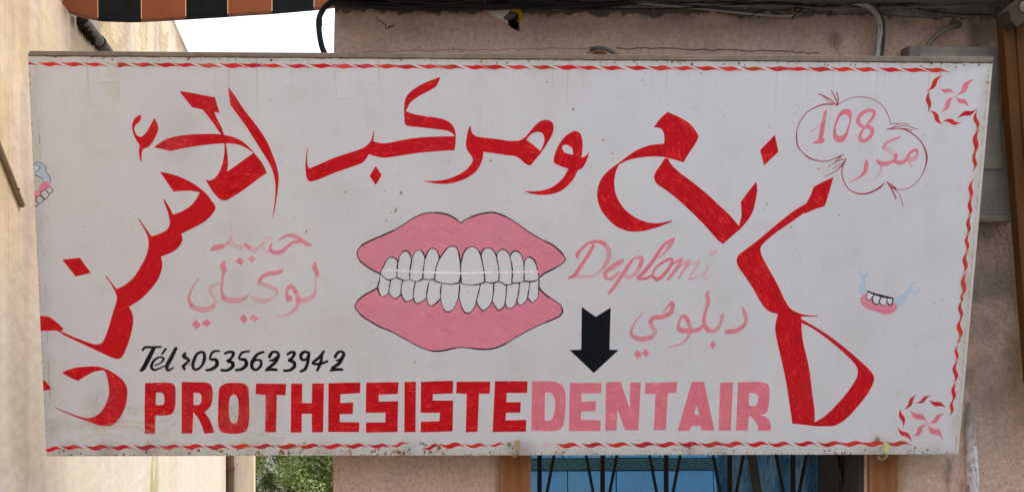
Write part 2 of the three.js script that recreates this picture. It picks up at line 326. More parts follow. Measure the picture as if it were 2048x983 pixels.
  leaf(RED, 2264.5, 71.5, 2262.7, 130.2, 1.2, 1);
  leaf(RED, 2266.5, 122.9, 2306.2, 159.2, 1.2, -1);
  leaf(RED, 2301.2, 151.4, 2353.5, 152.8, 1.2, -1);
  leaf(RED, 2340.4, 144.7, 2391, 116.4, 1.2, -1);
  leaf(RED, 2261.4, 907, 2295.4, 865, 1.25, 1);
  leaf(RED, 2291.6, 889.3, 2334.5, 868.5, 1.25, 1);
  leaf(RED, 2327.4, 879.6, 2376.3, 902.9, 1.25, 1);
  leaf(RED, 2263, 956.4, 2252.9, 900, 1.2, 1);
  leaf(RED, 2290.5, 996.7, 2247.4, 952.8, 1.2, 1);
  leaf(PINK, 2378, 44.2, 2331, 86.8, 1.5, 1);
  leaf(PINK, 2288.3, 65.8, 2329.6, 80.8, 1.5, 1);
  leaf(PINK, 2331, 86.8, 2294.9, 129.1, 1.5, 1);
  leaf(PINK, 2367.8, 114.4, 2330.1, 86, 1.5, 1);
  leaf(PINK, 2278.6, 907, 2329.2, 943.6, 1.5, 1);
  leaf(PINK, 2329.4, 945.9, 2375.2, 916.8, 1.5, 1);
  leaf(PINK, 2330.6, 947.1, 2288.7, 982.6, 1.5, 1);
  leaf(PINK, 2329.2, 943.6, 2375.1, 990.5, 1.5, 1);
  // large red Arabic lettering on an arch
  fill(RED, '2030.8,293.2! 2023.1,329.5 2013.6,367.7! 1996.2,373.1 1978.9,380.2 1962.5,388.2! 1964,383.3! 1933.8,405.9 1895.4,433.5 1867.8,456.6 1855.3,471.3 1852.8,482.4 1859.2,500.2 1879,533.6 1903.8,573.9 1926.6,616.6 1941.3,635.6 1964.6,647.8 1989.7,653.2 2014.6,654! 2014.8,655.9! 1990,656.4 1949.3,655.1 1910.7,650.6! 1885.5,642.9 1866.5,625.8 1841.8,586.2 1817.4,551.7 1797.2,524.9 1792.4,509.4 1796.5,496 1813.6,481.7 1843.4,458.1 1877.3,428.3 1911.1,399 1940.8,376 1965.6,360.9! 1974.2,341.6 1982.4,317.9! 2005,305.5', [], 63);
  fill(RED, '1909.2,649.2! 1904.5,675.5 1905.4,698.2 1914.2,732.5 1929.2,785.2 1942.3,835.9 1953.9,891.5 1964.5,944.3! 1994.9,947.6 2027.3,951.4 2059.5,952.4 2082.2,949.1 2108.6,931.4 2134,901.9 2157,870.8 2172.2,840.6 2175.9,823 2168.3,805.9 2138.9,778.2 2100.2,746 2057.1,714 2019.3,689.9 1991.1,674 1971,663.6! 1969.7,650.4!', ['1972.5,673.6! 1975.7,702.7 1982.2,732.4 1995.4,776 2004.9,817.4 2012.1,859.1 2021.1,905.6 2024.4,942! 2050.7,924.3 2078.6,895.4 2103.8,863.8 2123.6,832.2 2130.9,812.8 2129.2,795.2 2116,776.8 2091.6,753.9 2057.9,726.4 2019.9,699 1993.9,682.7'], 85);
  fill(RED, '1872.6,187.3! 1884.3,229.5! 1849.8,264.8! 1837.5,226.4!', [], 120);
  fill(RED, '1592.9,248.6! 1601.7,248.5! 1608.8,261.5 1631.7,283 1668.1,308.9 1704.7,337 1737,365.3 1764.8,389.3 1783.6,409.1 1793.1,420.9! 1798.4,395.8 1797.4,378.2 1795,358.5! 1812.6,332.1 1832.3,305.8! 1835.5,329.8 1831.9,360.5 1826.6,384.7 1814.5,406.7 1797.9,426.6 1780.9,442.2 1754.7,466.6! 1741.8,457.8 1723,438 1699.6,413.8 1671.8,387.6 1639.6,359.2 1603.1,331 1576,312.8 1568.3,298.5 1570.4,285.5 1582.7,265.9', [], 45);
  fill(RED, '1562.1,170.1! 1577.7,149 1595.2,131.8! 1625.4,144.4 1652.3,160 1669.8,179.2 1676.6,192.9 1670,210.2 1655.7,233.1 1641.5,257.8! 1621.5,251.9 1602.5,247.7! 1586.2,244.3 1559.9,243.6 1525.1,247.3 1496.9,254.3 1476.3,264.8! 1468,288.2 1466.5,318.6 1474.1,346.9 1492.7,375.2 1520,397 1553.6,410.9 1584.6,413.4 1618.4,406.7! 1618.5,409.3! 1593.7,419.5 1563.2,429.8 1532.5,435.2 1501.5,433.1 1472.4,420 1449.6,399.5 1432.5,375.5 1424.2,349.3 1424.7,325.4 1433,301.4 1449.8,280.6 1475.3,261.4 1498.7,242.7 1524.2,226.6 1556.5,215.2 1590.4,211.1! 1590.1,194.8 1586,179.8 1577.8,172.1', [], 60);
  fill(RED, '1234.3,333.1! 1259.2,333.8 1287.5,330.2 1313.4,319.2 1334.7,299.6 1348,276.1! 1329.5,270.2 1310.9,262.1! 1309.4,254.3 1314.1,234.1 1323.5,213.4 1336.9,195.3 1353.9,183.2 1365.1,181.4 1376.2,189.5 1381.5,206.6 1381.8,230.2 1380.2,248.3! 1391.8,243.1 1399.8,233.6! 1394.4,253.8 1384.1,273.3 1372.5,280.3 1363.1,299.4 1346.2,320.3 1322.6,335.7 1292.2,342.3 1259.3,340.3', ['1329.4,221.1! 1336.6,215.5 1347.5,217.6 1356.5,226.1 1359.1,241.1! 1346,238.2 1335,234.8!'], 100);
  fill(RED, '1098.3,171.3! 1097.6,176.4 1102.1,189.2 1113,196.8 1136.8,199.6 1167.2,202.8 1197.5,206.9 1221.3,205.5 1236.3,196.8 1248.9,181.8 1261.5,166.8 1274.3,156.9 1287.2,153.8 1300.2,157.1 1307.1,168.6 1305.4,185.7 1295.1,207.2 1280.5,230.9 1263.7,252.5 1250.2,268.9! 1237.9,263.4 1222.4,250.6 1209.2,245 1185.3,242.2 1159.2,238 1131,235.2! 1127,257.6 1116.5,279.2 1099.4,294.4 1073.6,307.5 1043.3,315 1012.9,315.1 980.3,309.7! 980.3,308.4! 1008.5,308.7 1038.8,304.2 1064.7,294.6 1086.2,281.5 1101.1,264.2 1104,253.4 1098.6,242.7 1088.9,229.9 1086.1,214.9 1088.3,193.5 1092.4,176.4 1094.9,171.3!', ['1238.6,203.7! 1251.3,189 1268.5,183.8 1279.4,188 1285,200.8 1282.3,215.8 1275.3,232.2! 1258.5,218.1'], 10);
  fill(RED, '1019.4,49.3! 1015.2,60.6 1009.4,72 986.8,86.1 963.4,98.9 946.3,111.7 938.7,123.2 933.6,135.1! 950.8,140.9 981,146.6 1017.5,151.4 1039.1,158.5 1052.2,170.3 1058.9,187.3 1059.7,210.8 1057.3,231.4! 1029.3,232.4 986.1,236.1 943,241.5 908.5,247.3 878.3,250.9 856.8,246.7 840.4,242.1! 833.1,255 823.2,264.5 796.5,274.5 753.3,289.8 718.8,304.2 693.8,312.5! 686.5,307.4 682.3,294.5 681.1,270.9 683,247.4 686.6,229! 687.5,229.4! 685.2,251.6 686.3,270.9 691,279.4! 723.3,265.1 753.5,252.1 792.2,239 824.5,227.7 840.4,216.5 848.1,203.6 853.2,183.2! 854.1,183.6! 852.8,199.3 851.5,209.6! 873.9,215 895.4,213.1 925.5,206.5 959.9,200.8 998.7,198 1057.7,196.3! 1051.6,188.7 1037.3,182.4 1011.4,178.7 968.3,173.9 942.5,171.5 932.1,166.9 929.9,152.1 928.9,130.9 930.9,108.9 937.7,94.1 958.9,75.8 986.6,62.1', [], -5);
  fill(RED, '858.1,272.5! 873.3,294.8! 857.8,319.9! 843.1,296.6!', [], 20);
  fill(RED, '490.7,78.2! 505.2,97.7 530,135.4 559.2,173.2 584.3,211.3 600.9,251.7 610,279.4 613.2,303 609.3,341.8 601.9,385.1 595.5,409.1! 600.2,380.8 604.5,346.2 604,311.7 598.3,285.9 587.9,262.4 577.4,245.4 558.6,215.7 533.6,175.5 495.4,123! 492.4,99.9', [], 58);
  fill(RED, '369.1,89.2! 395.2,92.7 424.7,98.4 454.2,103.6! 456.7,102.7! 461.5,121.2 467.9,141.3! 454.3,140.6! 462.4,159.1 472.2,179.3 477.8,197.1 482.5,220.4 485.4,245.9 486.3,271.6 483.8,288.3! 510.7,270.1 532.3,254.2 551.4,240.4! 563.2,254 574.9,271.1 583.3,290.3! 557.2,308.9 522.5,334.9 489.9,355.4 475.6,361.1 464,356.8 449.3,341.8 438.9,325.5 429.9,308.7! 439.2,310.8! 452.2,305.2 464.5,288.8 473.5,265.2 477.8,241.7 478.3,218.3 473.5,201.4 463.2,184.5 448.7,163.4 426,134.1! 400.7,129.2! 384.2,109.2', [], -33);
  fill(RED, '302.6,228.3! 324.3,212.9 350,203 379.9,197.7 418.3,194.9 456.6,194.7 486.3,198.3 511.8,206.2 532.9,220.1 553.9,242.1! 550.5,240.4! 532.8,228.6 511.5,220.2 486,217.4 451.8,219.3 413.4,223.8 379.1,229.6 342.7,237.4! 323.7,232.9', [], -5);
  fill(RED, '271.9,147.8! 272.5,156.2 268.4,164.7 259.7,172.3 255.2,180.8 257,192.2 263.1,200.6 271.5,202.7 282.3,194.1 293.5,177.1 300.2,165.3 305.9,156! 310.7,166.5 314.6,179.1 311.2,193.9 300.9,213.1 289,227.2 277,232.3 271.5,243 270.8,266.4! 269.9,267.3! 265.7,251.5 264.9,236.7 266.6,223.9 260.5,213.3 253.8,198.6 250,183.8 251.3,169 258.1,156.3', [], -50);
  fill(RED, '315.7,289.6! 343.4,295 368.8,303.4 394.1,316.2 413.1,329 430,343.9 444.6,363.3 452.5,377.5 449.7,387.9 437.3,403.6 417.6,418.9 391.4,432.9 365.2,446.1! 367.4,461.3 360.1,476.6 342.5,492 311.9,504.4! 314.8,522.8 310.8,544.8 299.3,569 279,593.4 256.7,614.7 226.6,634.3! 234.7,651.2 236.7,671.2 232.4,695.8 222.7,727.1 210.4,756.4 202.1,767.6 190.7,770.3 173.4,764 145.5,750.6 104.9,730.4 62.2,709.4 41,696.5 15,696.9 -15.4,697.9! -13.7,659.6! 18.8,659.5 37.7,671.5 56.5,689.3 56.3,695.1 49.7,696.9! 92.3,716.5 131,730.8 148.4,731.7 157.3,725 165.7,709.3 176.3,680.2 185.2,651.2 195.8,621! 197.1,606.9 191.6,591.4 182.2,573.8 169.1,554! 172.1,554! 184.5,571.5 196.9,588.3! 214.5,580.3 241.1,558.2 261.5,527.3 275.3,501 281.1,479.1 282,463.8 277,444.2 266.8,424.7 257.5,408.7! 260.9,409.6! 275.2,431.2 289.6,452.9! 309.2,446.3 326.7,437.5 335.6,424.4 336,409.2 331.5,387.6 321.5,358.7! 325.3,360.8! 336.8,378.9 345,397.1! 366.6,389.6 388.4,376.5 403.9,359.2 414.2,340.6! 393.7,336.8 372.2,336.9 348.6,339.2! 336.3,320.8', [], -40);
  fill(RED, '63,513.1! 107.1,507.7! 133.1,546.6! 94.4,555.9!', [], -5);
  fill(RED, '49.5,806.5! 76.1,795.7 106.9,791.2 137.5,790.2 163.5,797 189.2,812.8 208.3,831 215.2,849.1 214.5,871.9 208.3,899.3 194.2,926.7 180.4,942.8 166.9,948.7 140.5,947.3 110.1,935.8 75.4,922 28,901! 28.9,899.6! 62.6,912.9 97.3,925.7 119.2,926.7 141.7,915.2 157.9,892.4 167.6,867.3 168.8,844.6 165,817.4 159,801.5 150.3,800.2! 132.6,803.8 110.3,815.1 90.1,828.2! 70.8,819.6', [], 60);
  fill(RED, '-20.2,803.8! -1.5,822.8! 11.1,835.5 20.6,849.1! 10.3,852.7 -22.7,857.2!', [], 20);
  // block capitals along the foot
  fill(RED, '262.2,834.6! 285.1,833.3 311.5,832.8 331.3,835.5 339,843.7 339.6,872 337.1,899.4 329.2,915.4 313.6,920.5 286.1,920.9! 283.4,969.6! 257.3,969.1! 258.8,903.9!', ['289.2,860.1! 302,859.2 309.3,865.1 311.2,878.8 307.7,891.1 298.8,893.4 287.8,893!'], 0);
  fill(RED, '356.5,831! 386.4,831.9 417.2,832.8 429.5,837.8 435.4,851.5 433.9,881.2 426.8,899.5 413.3,911.9! 426.2,931.6 437.4,967.1! 412,969.8! 405.8,950 397.4,929.3 384.5,910.9! 380.5,969.3! 353,969.3!', ['386.2,860.6! 396.8,859.7 405.5,865.2 406.5,878.9 402.7,890.3 393.8,893 385.4,892.6!'], 0);
  fill(RED, '470.1,835.6 490,834.2 514.3,835.6 527.4,845.6 529.2,867.5 530,904.2 528.1,941 521.1,961.7 503.2,969.5 476.5,969.5 456.6,964.8 448.9,950.1 448.7,913.3 450.8,872 454.4,847', ['490.8,864.3 498.2,869.8 502.3,890.4 500.9,917.9 498.4,936.3 490.3,943.2 481.5,938.6 477.3,922.5 477,894.9 480.5,872.1'], 90);
  fill(RED, '548.3,835.6! 626.2,836.5! 624.5,866.7! 601.9,865.7! 598.5,966.4! 570.4,965.9! 573.1,866.6! 547,863.9!', [], 0);
  fill(RED, '639.5,835.6! 668.3,836.5! 667,888.2! 692.7,888.2! 694.4,835.6! 724.6,835.6! 721.7,966.6! 692.7,966.6! 692.6,916.3! 666.3,916.3! 665.4,966.5! 637.3,967.4!', [], 0);
  fill(RED, '736.6,834.7! 819.2,832.9! 818.3,860.8! 767.6,864! 766.6,888.3! 800.5,886! 799.6,916.9! 765.7,917.3! 765.2,939! 817,940! 815.7,965.9! 735.1,965.3!', [], 0);
  fill(RED, '834.8,833.4! 918.9,832! 917.3,863.2! 867.3,865! 866.9,883.8! 917.8,882.9! 917,966! 834.5,967.7! 834,940! 885,940! 885.4,913.7! 833.5,913.7!', [], 0);
  fill(RED, '934.5,831.6! 964.4,830.6! 964.1,966.1! 934.9,967!', [], 0);
  fill(RED, '977.7,831.6! 1061.6,828.4! 1061.2,862.3! 1008.9,864.1! 1008.6,881.6! 1062.3,881.6! 1061.7,964.4! 978,967.1! 978.7,938.8! 1027.1,937! 1028.2,913.9! 977.6,914.7!', [], 0);
  fill(RED, '1071.1,831.1! 1158.7,830.7! 1158,862.8! 1129.7,862.8! 1127.9,965.9! 1096.8,967.2! 1097.9,863.2! 1070.1,862.3!', [], 0);
  fill(RED, '1171.7,829.8! 1256.9,829.8! 1256.3,861! 1202.4,861! 1202,886.3! 1240.2,885.9! 1239.5,914.1! 1202.1,914.5! 1200.8,935.4! 1256.2,934! 1255.6,966.1! 1167.6,966.9!', [], 0);
  fill(PINK, '1268.6,830.2! 1306.3,829.8 1333.3,832.1 1349.3,842.7 1357.7,868 1358.2,914.2 1354.6,946.7 1343.7,960.6 1323.4,964.3 1270,963.3!', ['1303.5,859.7! 1318.3,861.1 1327.7,872.6 1331.3,891 1328.9,918.8 1320.3,935 1304.6,936.4!'], 80);
  fill(PINK, '1368.4,833.9! 1451.7,833.5! 1452.6,861.6! 1399.9,862.5! 1400.2,885.6! 1438.9,882.8! 1438.5,910.6! 1400.6,911.9! 1400.4,934.2! 1453.4,935.2! 1453.5,964.5! 1369.6,964.4!', [], 5);
  fill(PINK, '1463.8,832.6! 1501.6,831.2! 1529.7,905.1! 1527,833.5! 1555.8,832.6! 1554.7,962.4! 1518.8,962.3! 1496.2,905.1! 1496.5,963.2! 1466.1,963.6!', [], 5);
  fill(PINK, '1567.7,834.4! 1652.5,831.7! 1651.2,861.2! 1628.6,862.6! 1627.5,962! 1595.6,962.4! 1596,864.4! 1568.4,864.4!', [], 5);
  fill(PINK, '1690.9,831.7! 1723.1,831.7! 1757.4,963.6! 1721.8,963.1! 1718.5,950.5! 1696.6,950.9! 1690.4,964.5! 1658.9,964.4!', ['1706.2,895.1! 1715.6,920.6! 1701.1,920.6!'], 80);
  fill(PINK, '1766.3,834! 1800.2,832.6! 1800.8,963.2! 1767.9,963.6!', [], 90);
  fill(PINK, '1813.4,833.1! 1846.5,831.2 1878.4,832.2 1892.3,838.2 1898.2,852.1 1898.6,882.2 1897.2,905.5 1890.1,917.1 1876.7,921.7! 1892.9,926.4 1902.7,938.1 1907.7,952.1 1907.5,963.9! 1874.5,963.8! 1870.4,947.4 1861.3,933.4 1847,922.6! 1846.6,963.8! 1814.6,963.7!', ['1844.1,861.3! 1859.6,862.2 1867.7,868.3 1868.9,882.2 1865.9,893.8 1857,897 1845.6,896.1!'], 5);
  // black arrow and telephone line
  fill(BLACK, '1393.5,632.1! 1430.7,658.4! 1468.6,634! 1469.4,745.1! 1493.6,746.3! 1430.4,807.4! 1365.3,746.4! 1395.6,745.2!', []);
  pen(BLACK, '257.9,747.4,5.2 266,739.7,6.1 283.5,739.7,6.1 307.6,738.3,4.4', 1);
  pen(BLACK, '287.8,740.6,8.7 273.9,767.6,11.4 259.1,794.7,10.5 251,801.5,4.4', 1);
  pen(BLACK, '288.6,787.9,3.5 304.2,780.3,3.5 311.1,769.9,6.1 302.4,765.4,4.4 286.8,774.4,6.1 279.8,790.2,7.9 286.1,799.3,6.1 299.4,795.6,4.4 315,787.9,2.6', 1);
  pen(BLACK, '307,758.6,4.4 318.4,742.8,6.1', 1);
  pen(BLACK, '344.7,740.6,7.9 330.9,767.6,10.5 319.3,790.2,9.7 323.4,800.2,6.1 336.8,792.5,3.5', 1);
  pen(BLACK, '368.5,754.1,4.4 363.9,763.1,10.5 372.5,769.8,7 376.8,774.4,6.1 367.8,783.4,7 361.9,790.2,8.8 365.2,798.3,5.3', 1);
  pen(BLACK, '408,751.8,6.1 396.9,758.5,7 387.6,778.9,8.8 387.3,793.8,7 396,798.3,6.2 409.4,787.9,6.2 416.4,769.8,8.8 415.4,754.9,7 408,751.8,6.1', 1);
  pen(BLACK, '456.3,749.5,4.4 438.7,751.8,6.1 430.9,769.8,5.3 445.8,773,8.8 448.2,785.6,9.7 435.6,797,7.9 420.1,800.1,6.2', 1);
  pen(BLACK, '469.4,756.2,6.2 480.5,751.7,6.2 491.4,754.9,7.9 484.5,769.8,6.2 475.6,775.7,6.2 487.9,780.2,8.8 488.6,790.2,8.8 475.2,800.1,7 458.4,800.1,6.2', 1);
  pen(BLACK, '533.3,750.3,4.4 513.4,754,6.2 506.5,769.8,5.3 520.6,772.9,8.8 523.9,785.6,9.7 512.7,796.9,7.9 496.3,800.1,6.2', 1);
  pen(BLACK, '570.6,751.7,5.3 552.9,758.5,7 539.4,778.8,9.7 539.2,793.8,7.9 550.1,799.2,6.2 561.3,787.9,7.1 561.5,775.6,6.2 550.5,772.9,5.3 542.5,778.8,4.4', 1);
  pen(BLACK, '583.7,765.2,8.8 590.4,753.9,7 601.5,751.6,6.2 608,760.7,7.1 594.6,772.9,7.1 583.6,774.3,3.5', 1);
  pen(BLACK, '608,762.9,7.1 599,778.8,7.9 578.9,796.9,7.9 574.4,802.8,3.5', 1);
  pen(BLACK, '576.6,799.2,6.2 594.3,798.3,8 602.2,800.1,6.2', 1);
  pen(BLACK, '630.1,758.4,6.2 641.1,752.1,6.2 648.6,754.8,7.9 643.2,767.4,7.1 634.3,774.2,6.2 646.6,778.8,8.8 648.3,790.1,8.8 636.3,800.1,7.1 620.8,801.5,6.2', 1);
  pen(BLACK, '685.3,753.9,6.2 674.2,751.6,7.1 665.3,760.6,8.8 668.8,772,7.1 680.7,769.7,6.2 686.6,753.8,6.2 682.9,778.8,8 676.1,796.9,8 664.1,803.7,6.2', 1);
  pen(BLACK, '725,749.3,6.2 713.9,765.1,8 696.1,781,6.2 713.8,783.3,7.1 735.1,775.6,5.3', 1);
  pen(BLACK, '720.5,760.6,5.3 716,781,8 707,801.5,6.2', 1);
  pen(BLACK, '753.7,765.1,8 760.4,753.8,7.1 770.5,750.6,6.2 776.7,758.3,8 766.9,771.9,7.1 755.9,774.2,3.5', 1);
  pen(BLACK, '775.8,760.6,8 764.7,781,8.9 744.7,795.5,7.1', 1);
  pen(BLACK, '740.3,801.5,4.4 755.8,798.3,8 773.5,798.3,6.2', 1);
  // pink lips with two rows of teeth
  fill(LIP, '810.9,494.6 814.7,483 826.1,471.4 854.8,456.9 894.9,439.4 923.4,423.5 952,404.7 977.6,392.5 1003.4,388.9 1032.1,391.4 1055.1,399.9 1075.5,415.1! 1092.5,404.1 1118.2,393.9 1141.1,388.9 1158.4,388 1181.5,394.5 1210.6,409.3 1245.8,433.7 1281,455.2 1313.3,471.1 1334.1,488.4 1343.1,500.1 1346.6,509.4 1340.7,517.6 1329.3,525.5 1315,533.7 1294.9,544 1282.1,554.3! 869.4,546.7! 852.1,538 831.9,525 817.5,511.9', [], 20);
  outline(INK, '869.4,546.7 852.1,538 831.9,525 817.5,511.9 810.9,494.6 814.7,483 826.1,471.4 854.8,456.9 894.9,439.4 923.4,423.5 952,404.7 977.6,392.5 1003.4,388.9 1032.1,391.4 1055.1,399.9 1075.5,415.1! 1092.5,404.1 1118.2,393.9 1141.1,388.9 1158.4,388 1181.5,394.5 1210.6,409.3 1245.8,433.7 1281,455.2 1313.3,471.1 1334.1,488.4 1343.1,500.1 1346.6,509.4 1340.7,517.6 1329.3,525.5 1315,533.7 1294.9,544 1282.1,554.3', 2.6, false);
  fill(LIP, '863.7,583.1! 846.4,592.8 829.1,602.5 814.6,614.9 806,628.1 805.4,634 811.7,644.2 826.2,658.9 852.3,675.1 866.9,684 896,695.8 925.2,712.1 960.3,731.4 983.7,743.2 1001.3,748.3 1017.4,749.8 1042.2,747.1 1065.5,741.1 1083.1,739.9 1103.6,741.7 1130,744.3 1156.4,744.3 1179.7,738 1202.9,726.7 1223.1,713.2 1252.1,696.8 1286.8,678.9 1318.6,665.5 1334.5,657.5 1343,647.7 1343.4,641.8 1339.6,630 1326.1,618.2 1302.3,603.5 1287.4,590.3 1281.4,582.1!', [], 20);
  outline(INK, '863.7,583.1! 846.4,592.8 829.1,602.5 814.6,614.9 806,628.1 805.4,634 811.7,644.2 826.2,658.9 852.3,675.1 866.9,684 896,695.8 925.2,712.1 960.3,731.4 983.7,743.2 1001.3,748.3 1017.4,749.8 1042.2,747.1 1065.5,741.1 1083.1,739.9 1103.6,741.7 1130,744.3 1156.4,744.3 1179.7,738 1202.9,726.7 1223.1,713.2 1252.1,696.8 1286.8,678.9 1318.6,665.5 1334.5,657.5 1343,647.7 1343.4,641.8 1339.6,630 1326.1,618.2 1302.3,603.5 1287.4,590.3 1281.4,582.1!', 2.6, false);
  tooth('869.4,550.4! 868.3,565 864.3,579.6 866.6,594.2 872.4,604.5 879.7,605.3 886.9,601.5 892.6,594.2 895.5,576.6 896.8,562!', true);
  tooth('896.8,563.4! 894,582.4 893.2,594.2 899.9,605.9 907.2,611.1 915.8,608.2 923.6,599.4 924.4,582.4 927.2,567.7!', true);
  tooth('927.8,566.3! 924.4,582.4 924.5,598.5 930.4,613.1 937.6,619 947.8,616 955.5,611 956.8,591.1 960.4,569.1!', true);
  tooth('960.4,569.1! 956.8,591.1 955.8,608.7 960.8,620.4 966.7,624.2 979.7,617.4 989.5,610.1 992.4,585.1 996,567.6!', true);
  tooth('996,567.6! 991.6,588.1 990,605.7 992.7,620.4 998.6,629.8 1008.8,627.7 1018.8,618.8 1026,610 1026.4,593.8 1028.5,574.8!', true);
  tooth('1028.5,573.3! 1025.8,593.8 1026.6,611.5 1030.6,629.1 1038,643.2 1049.7,645.3 1059.8,637.9 1068.2,620.2 1073.8,604 1075.6,584.9 1076.2,568.8!', true);
  tooth('1076.2,568.8! 1073.8,602.5 1077,620.2 1084.5,640.8 1093.4,649 1102.1,648.1 1112.1,637.8 1119.1,620.1 1124.5,593.6 1128.5,574.5!', true);
  tooth('1128.5,574.5! 1124.5,596.6 1119.7,620.1 1126.6,633.3 1135.6,644.2! 1145.6,637.7 1154.2,628.9 1159.8,616.5 1162.9,593.5 1163.6,573!', true);
  tooth('1163.6,573! 1162.9,596.5 1160.4,617.7 1168.8,631.8 1176.3,641.2 1185,637.7 1193.5,626.4 1195.2,608.2 1196.8,575.8!', true);
  tooth('1196.8,575.8! 1195.9,602.3 1194.1,626.4 1199.5,634.7 1208.3,636.7 1216.9,631.7 1223.9,618.4 1227.8,596.3 1229.9,572.8!', true);
  tooth('1229.9,571.3! 1227.9,599.3 1224,619.9 1230,626.4 1237.3,627.2 1245.8,619.8 1252.3,608 1255.3,587.4 1256.2,566.9!', true);
  tooth('1256.2,565.4! 1255.2,584.5 1252.3,608 1258.9,616.9 1266.3,619.8 1273.4,614.5 1278.5,608 1280,587.4 1280.2,561!', true);
  tooth('869.9,545.2! 876.5,532.1 886.5,511.7 893.7,504.4 900.9,503.6 909.5,507.3 914.2,514.5 914,532 912.7,555.3! 899.7,561.2 889.6,562.7 882.4,558.3!');
  tooth('913,556.8! 913.7,537.8 915.4,517.4 922.4,497.1 929.6,489 936.8,487.5 944,492.7 949.9,508.6 948.6,526.1 946.4,543.5 946.5,561.1! 937.3,564 927.2,562.6');
  tooth('946.5,561.1! 947.2,537.7 950.5,514.4 957,494.1 964.1,486.8 972.7,485.3 980,492.6 985,505.6 984,520.1 980.4,537.6 979.7,559.5! 964.7,566.8');
  tooth('979.7,559.5! 981.8,531.8 985,508.5 992.9,488.2 1000,481.5 1010.1,482.3 1017.4,491 1021.9,504 1019.2,517.1 1015,531.7 1010.4,560.9! 993.6,561.5');
  tooth('1010.4,565.3! 1011.4,543.4 1019.1,514.2 1033.3,490.9 1044.7,477.8 1056.1,474.9 1064.8,477.8 1070.8,490.8 1075.4,514 1077.3,543.2 1076.6,557.8 1072.5,570.4! 1048.8,573.1 1025.5,569.6');
  tooth('1078.1,557.8 1077.7,531.5 1079.7,508.2 1086.6,487.8 1096.6,478.5 1108.1,476.2 1118.3,481.9 1127.2,495 1132.4,513.8 1136.6,537.2 1140,567.8! 1124.2,573.7 1103.9,575.3 1086.4,573.8 1079.7,569.5');
  tooth('1140,567.8! 1138.1,543 1133.4,519.7 1129.2,496.4 1135.6,483.3 1147.1,478.9 1157.3,483.2 1167.7,497.7 1173,519.5 1176.4,542.9 1176.6,565.4! 1158.9,569.9');
  tooth('1176.6,565.4! 1176.4,542.9 1173,519.5 1169.1,497.7 1176.1,486.1 1186.2,482.6 1196.4,488.9 1204,502 1208.7,522.4 1210.1,542.8 1209.6,574.4! 1192.4,575! 1183.6,569.2');
  tooth('1210.4,570.6! 1210.6,542.8 1208.7,519.4 1204,503.4 1209.5,490.3 1219.5,486.8 1229.8,493.2 1237.5,510.6 1240.7,525.2 1241.5,548.5 1241.4,566.1! 1225.8,569.7');
  tooth('1241.3,564.7! 1241.4,542.7 1240.6,520.8 1244.6,507.7 1251.8,502.4 1262,506.2 1269.5,516.3 1274.9,533.8 1278.2,548.4 1280.2,558.7! 1269.3,564.6 1254.8,566.1');
  braces('878,536.5 912.6,537.8 947.2,540.6 981.9,542.6 1039.7,543.3 1077.3,544.6 1112.1,543.7 1155.5,542.4 1199,541.9 1242.5,541.2 1277.4,540.5', '895.3,537.3 930.8,538.6 962.5,541.5 994,542.2 1041.7,543.9 1109.2,544.2 1156.1,542.4 1196.1,542.8 1227.2,542.2 1260,541.8');
  // faded pink handwriting
  pen(PINK, '1418.6,470.4,8.7 1406.3,495.2,9.9 1389.7,521.5,9.9 1373.1,547.9,9.9 1355.9,556.7,4.7', 1);
  pen(PINK, '1379.1,505.5,4.1 1377.3,495.3,11.6 1388.4,480.7,7.5 1405.4,466.1,7.5 1428.5,461.6,8.1 1446.1,467.4,11.6', 0.95);
  pen(PINK, '1446.1,467.4,11.6 1457.7,483.3,12.8 1457.7,506.7,12.8 1445.4,530.1,9.9', 0.6);
  pen(PINK, '1445.4,530.1,9.9 1428.5,547.7,7.6 1408.2,552.2,7.6 1373.2,552.3,9.9', 0.42);
  pen(PINK, '1466,535.9,2.9 1483.1,524.1,4.1 1494.2,510.9,10.5 1482.7,515.4,8.7', 0.8);
  pen(PINK, '1482.7,515.4,8.7 1460.1,533,10.5 1450.4,547.7,11.7 1458,557.9,8.8 1472.5,554.9,7.6 1486.6,540.2,5.8', 0.8);
  pen(PINK, '1520.4,509.4,5.8 1506.6,529.9,9.9 1490.1,556.3,9.9 1473.5,582.9,9.4 1459.4,598.2,4.1', 0.92);
  pen(PINK, '1512,518.2,3.5 1523.2,506.5,5.8 1537.6,502,7.6 1545.2,507.8,10.5 1541.4,523.9,11.7', 0.85);
  pen(PINK, '1541.4,523.9,11.7 1529.1,544.5,10.5 1513.4,554.8,8.8 1504.5,550.4,8.8 1507,538.7,5.8', 0.55);
  pen(PINK, '1587.4,504.8,2.3 1604.2,488.7,5.8 1617.9,468.2,11.7 1628.2,452.2,2.9', 0.8);
  pen(PINK, '1628.2,452.2,2.9 1608.9,462.4,7 1594.9,477,8.7 1581.3,500.4,9.9 1564.8,523.9,9.9 1548.1,544.4,9.9 1536.9,556.2,7 1554.5,557.6,7.6 1571.7,550.2,7', 1);
  pen(PINK, '1580.8,556.1,11.7 1574.7,550.2,5.9 1579.8,532.6,5.8 1599.5,515,7 1619.6,506.1,7.6 1624.3,513.4,7.6 1614.9,532.5,8.8 1598.2,553.1,10.5 1583.9,560.5,10.5', 1);
  pen(PINK, '1623.1,520.8,3.5 1643.1,509,8.8 1648.9,509,7 1635.4,532.5,8.8 1613.2,561.9,6.4', 0.85);
  pen(PINK, '1638.3,532.4,3.5 1658,516.3,5.9 1669.5,511.8,9.4 1658.6,529.5,7.6 1642.3,557.4,7', 0.6);
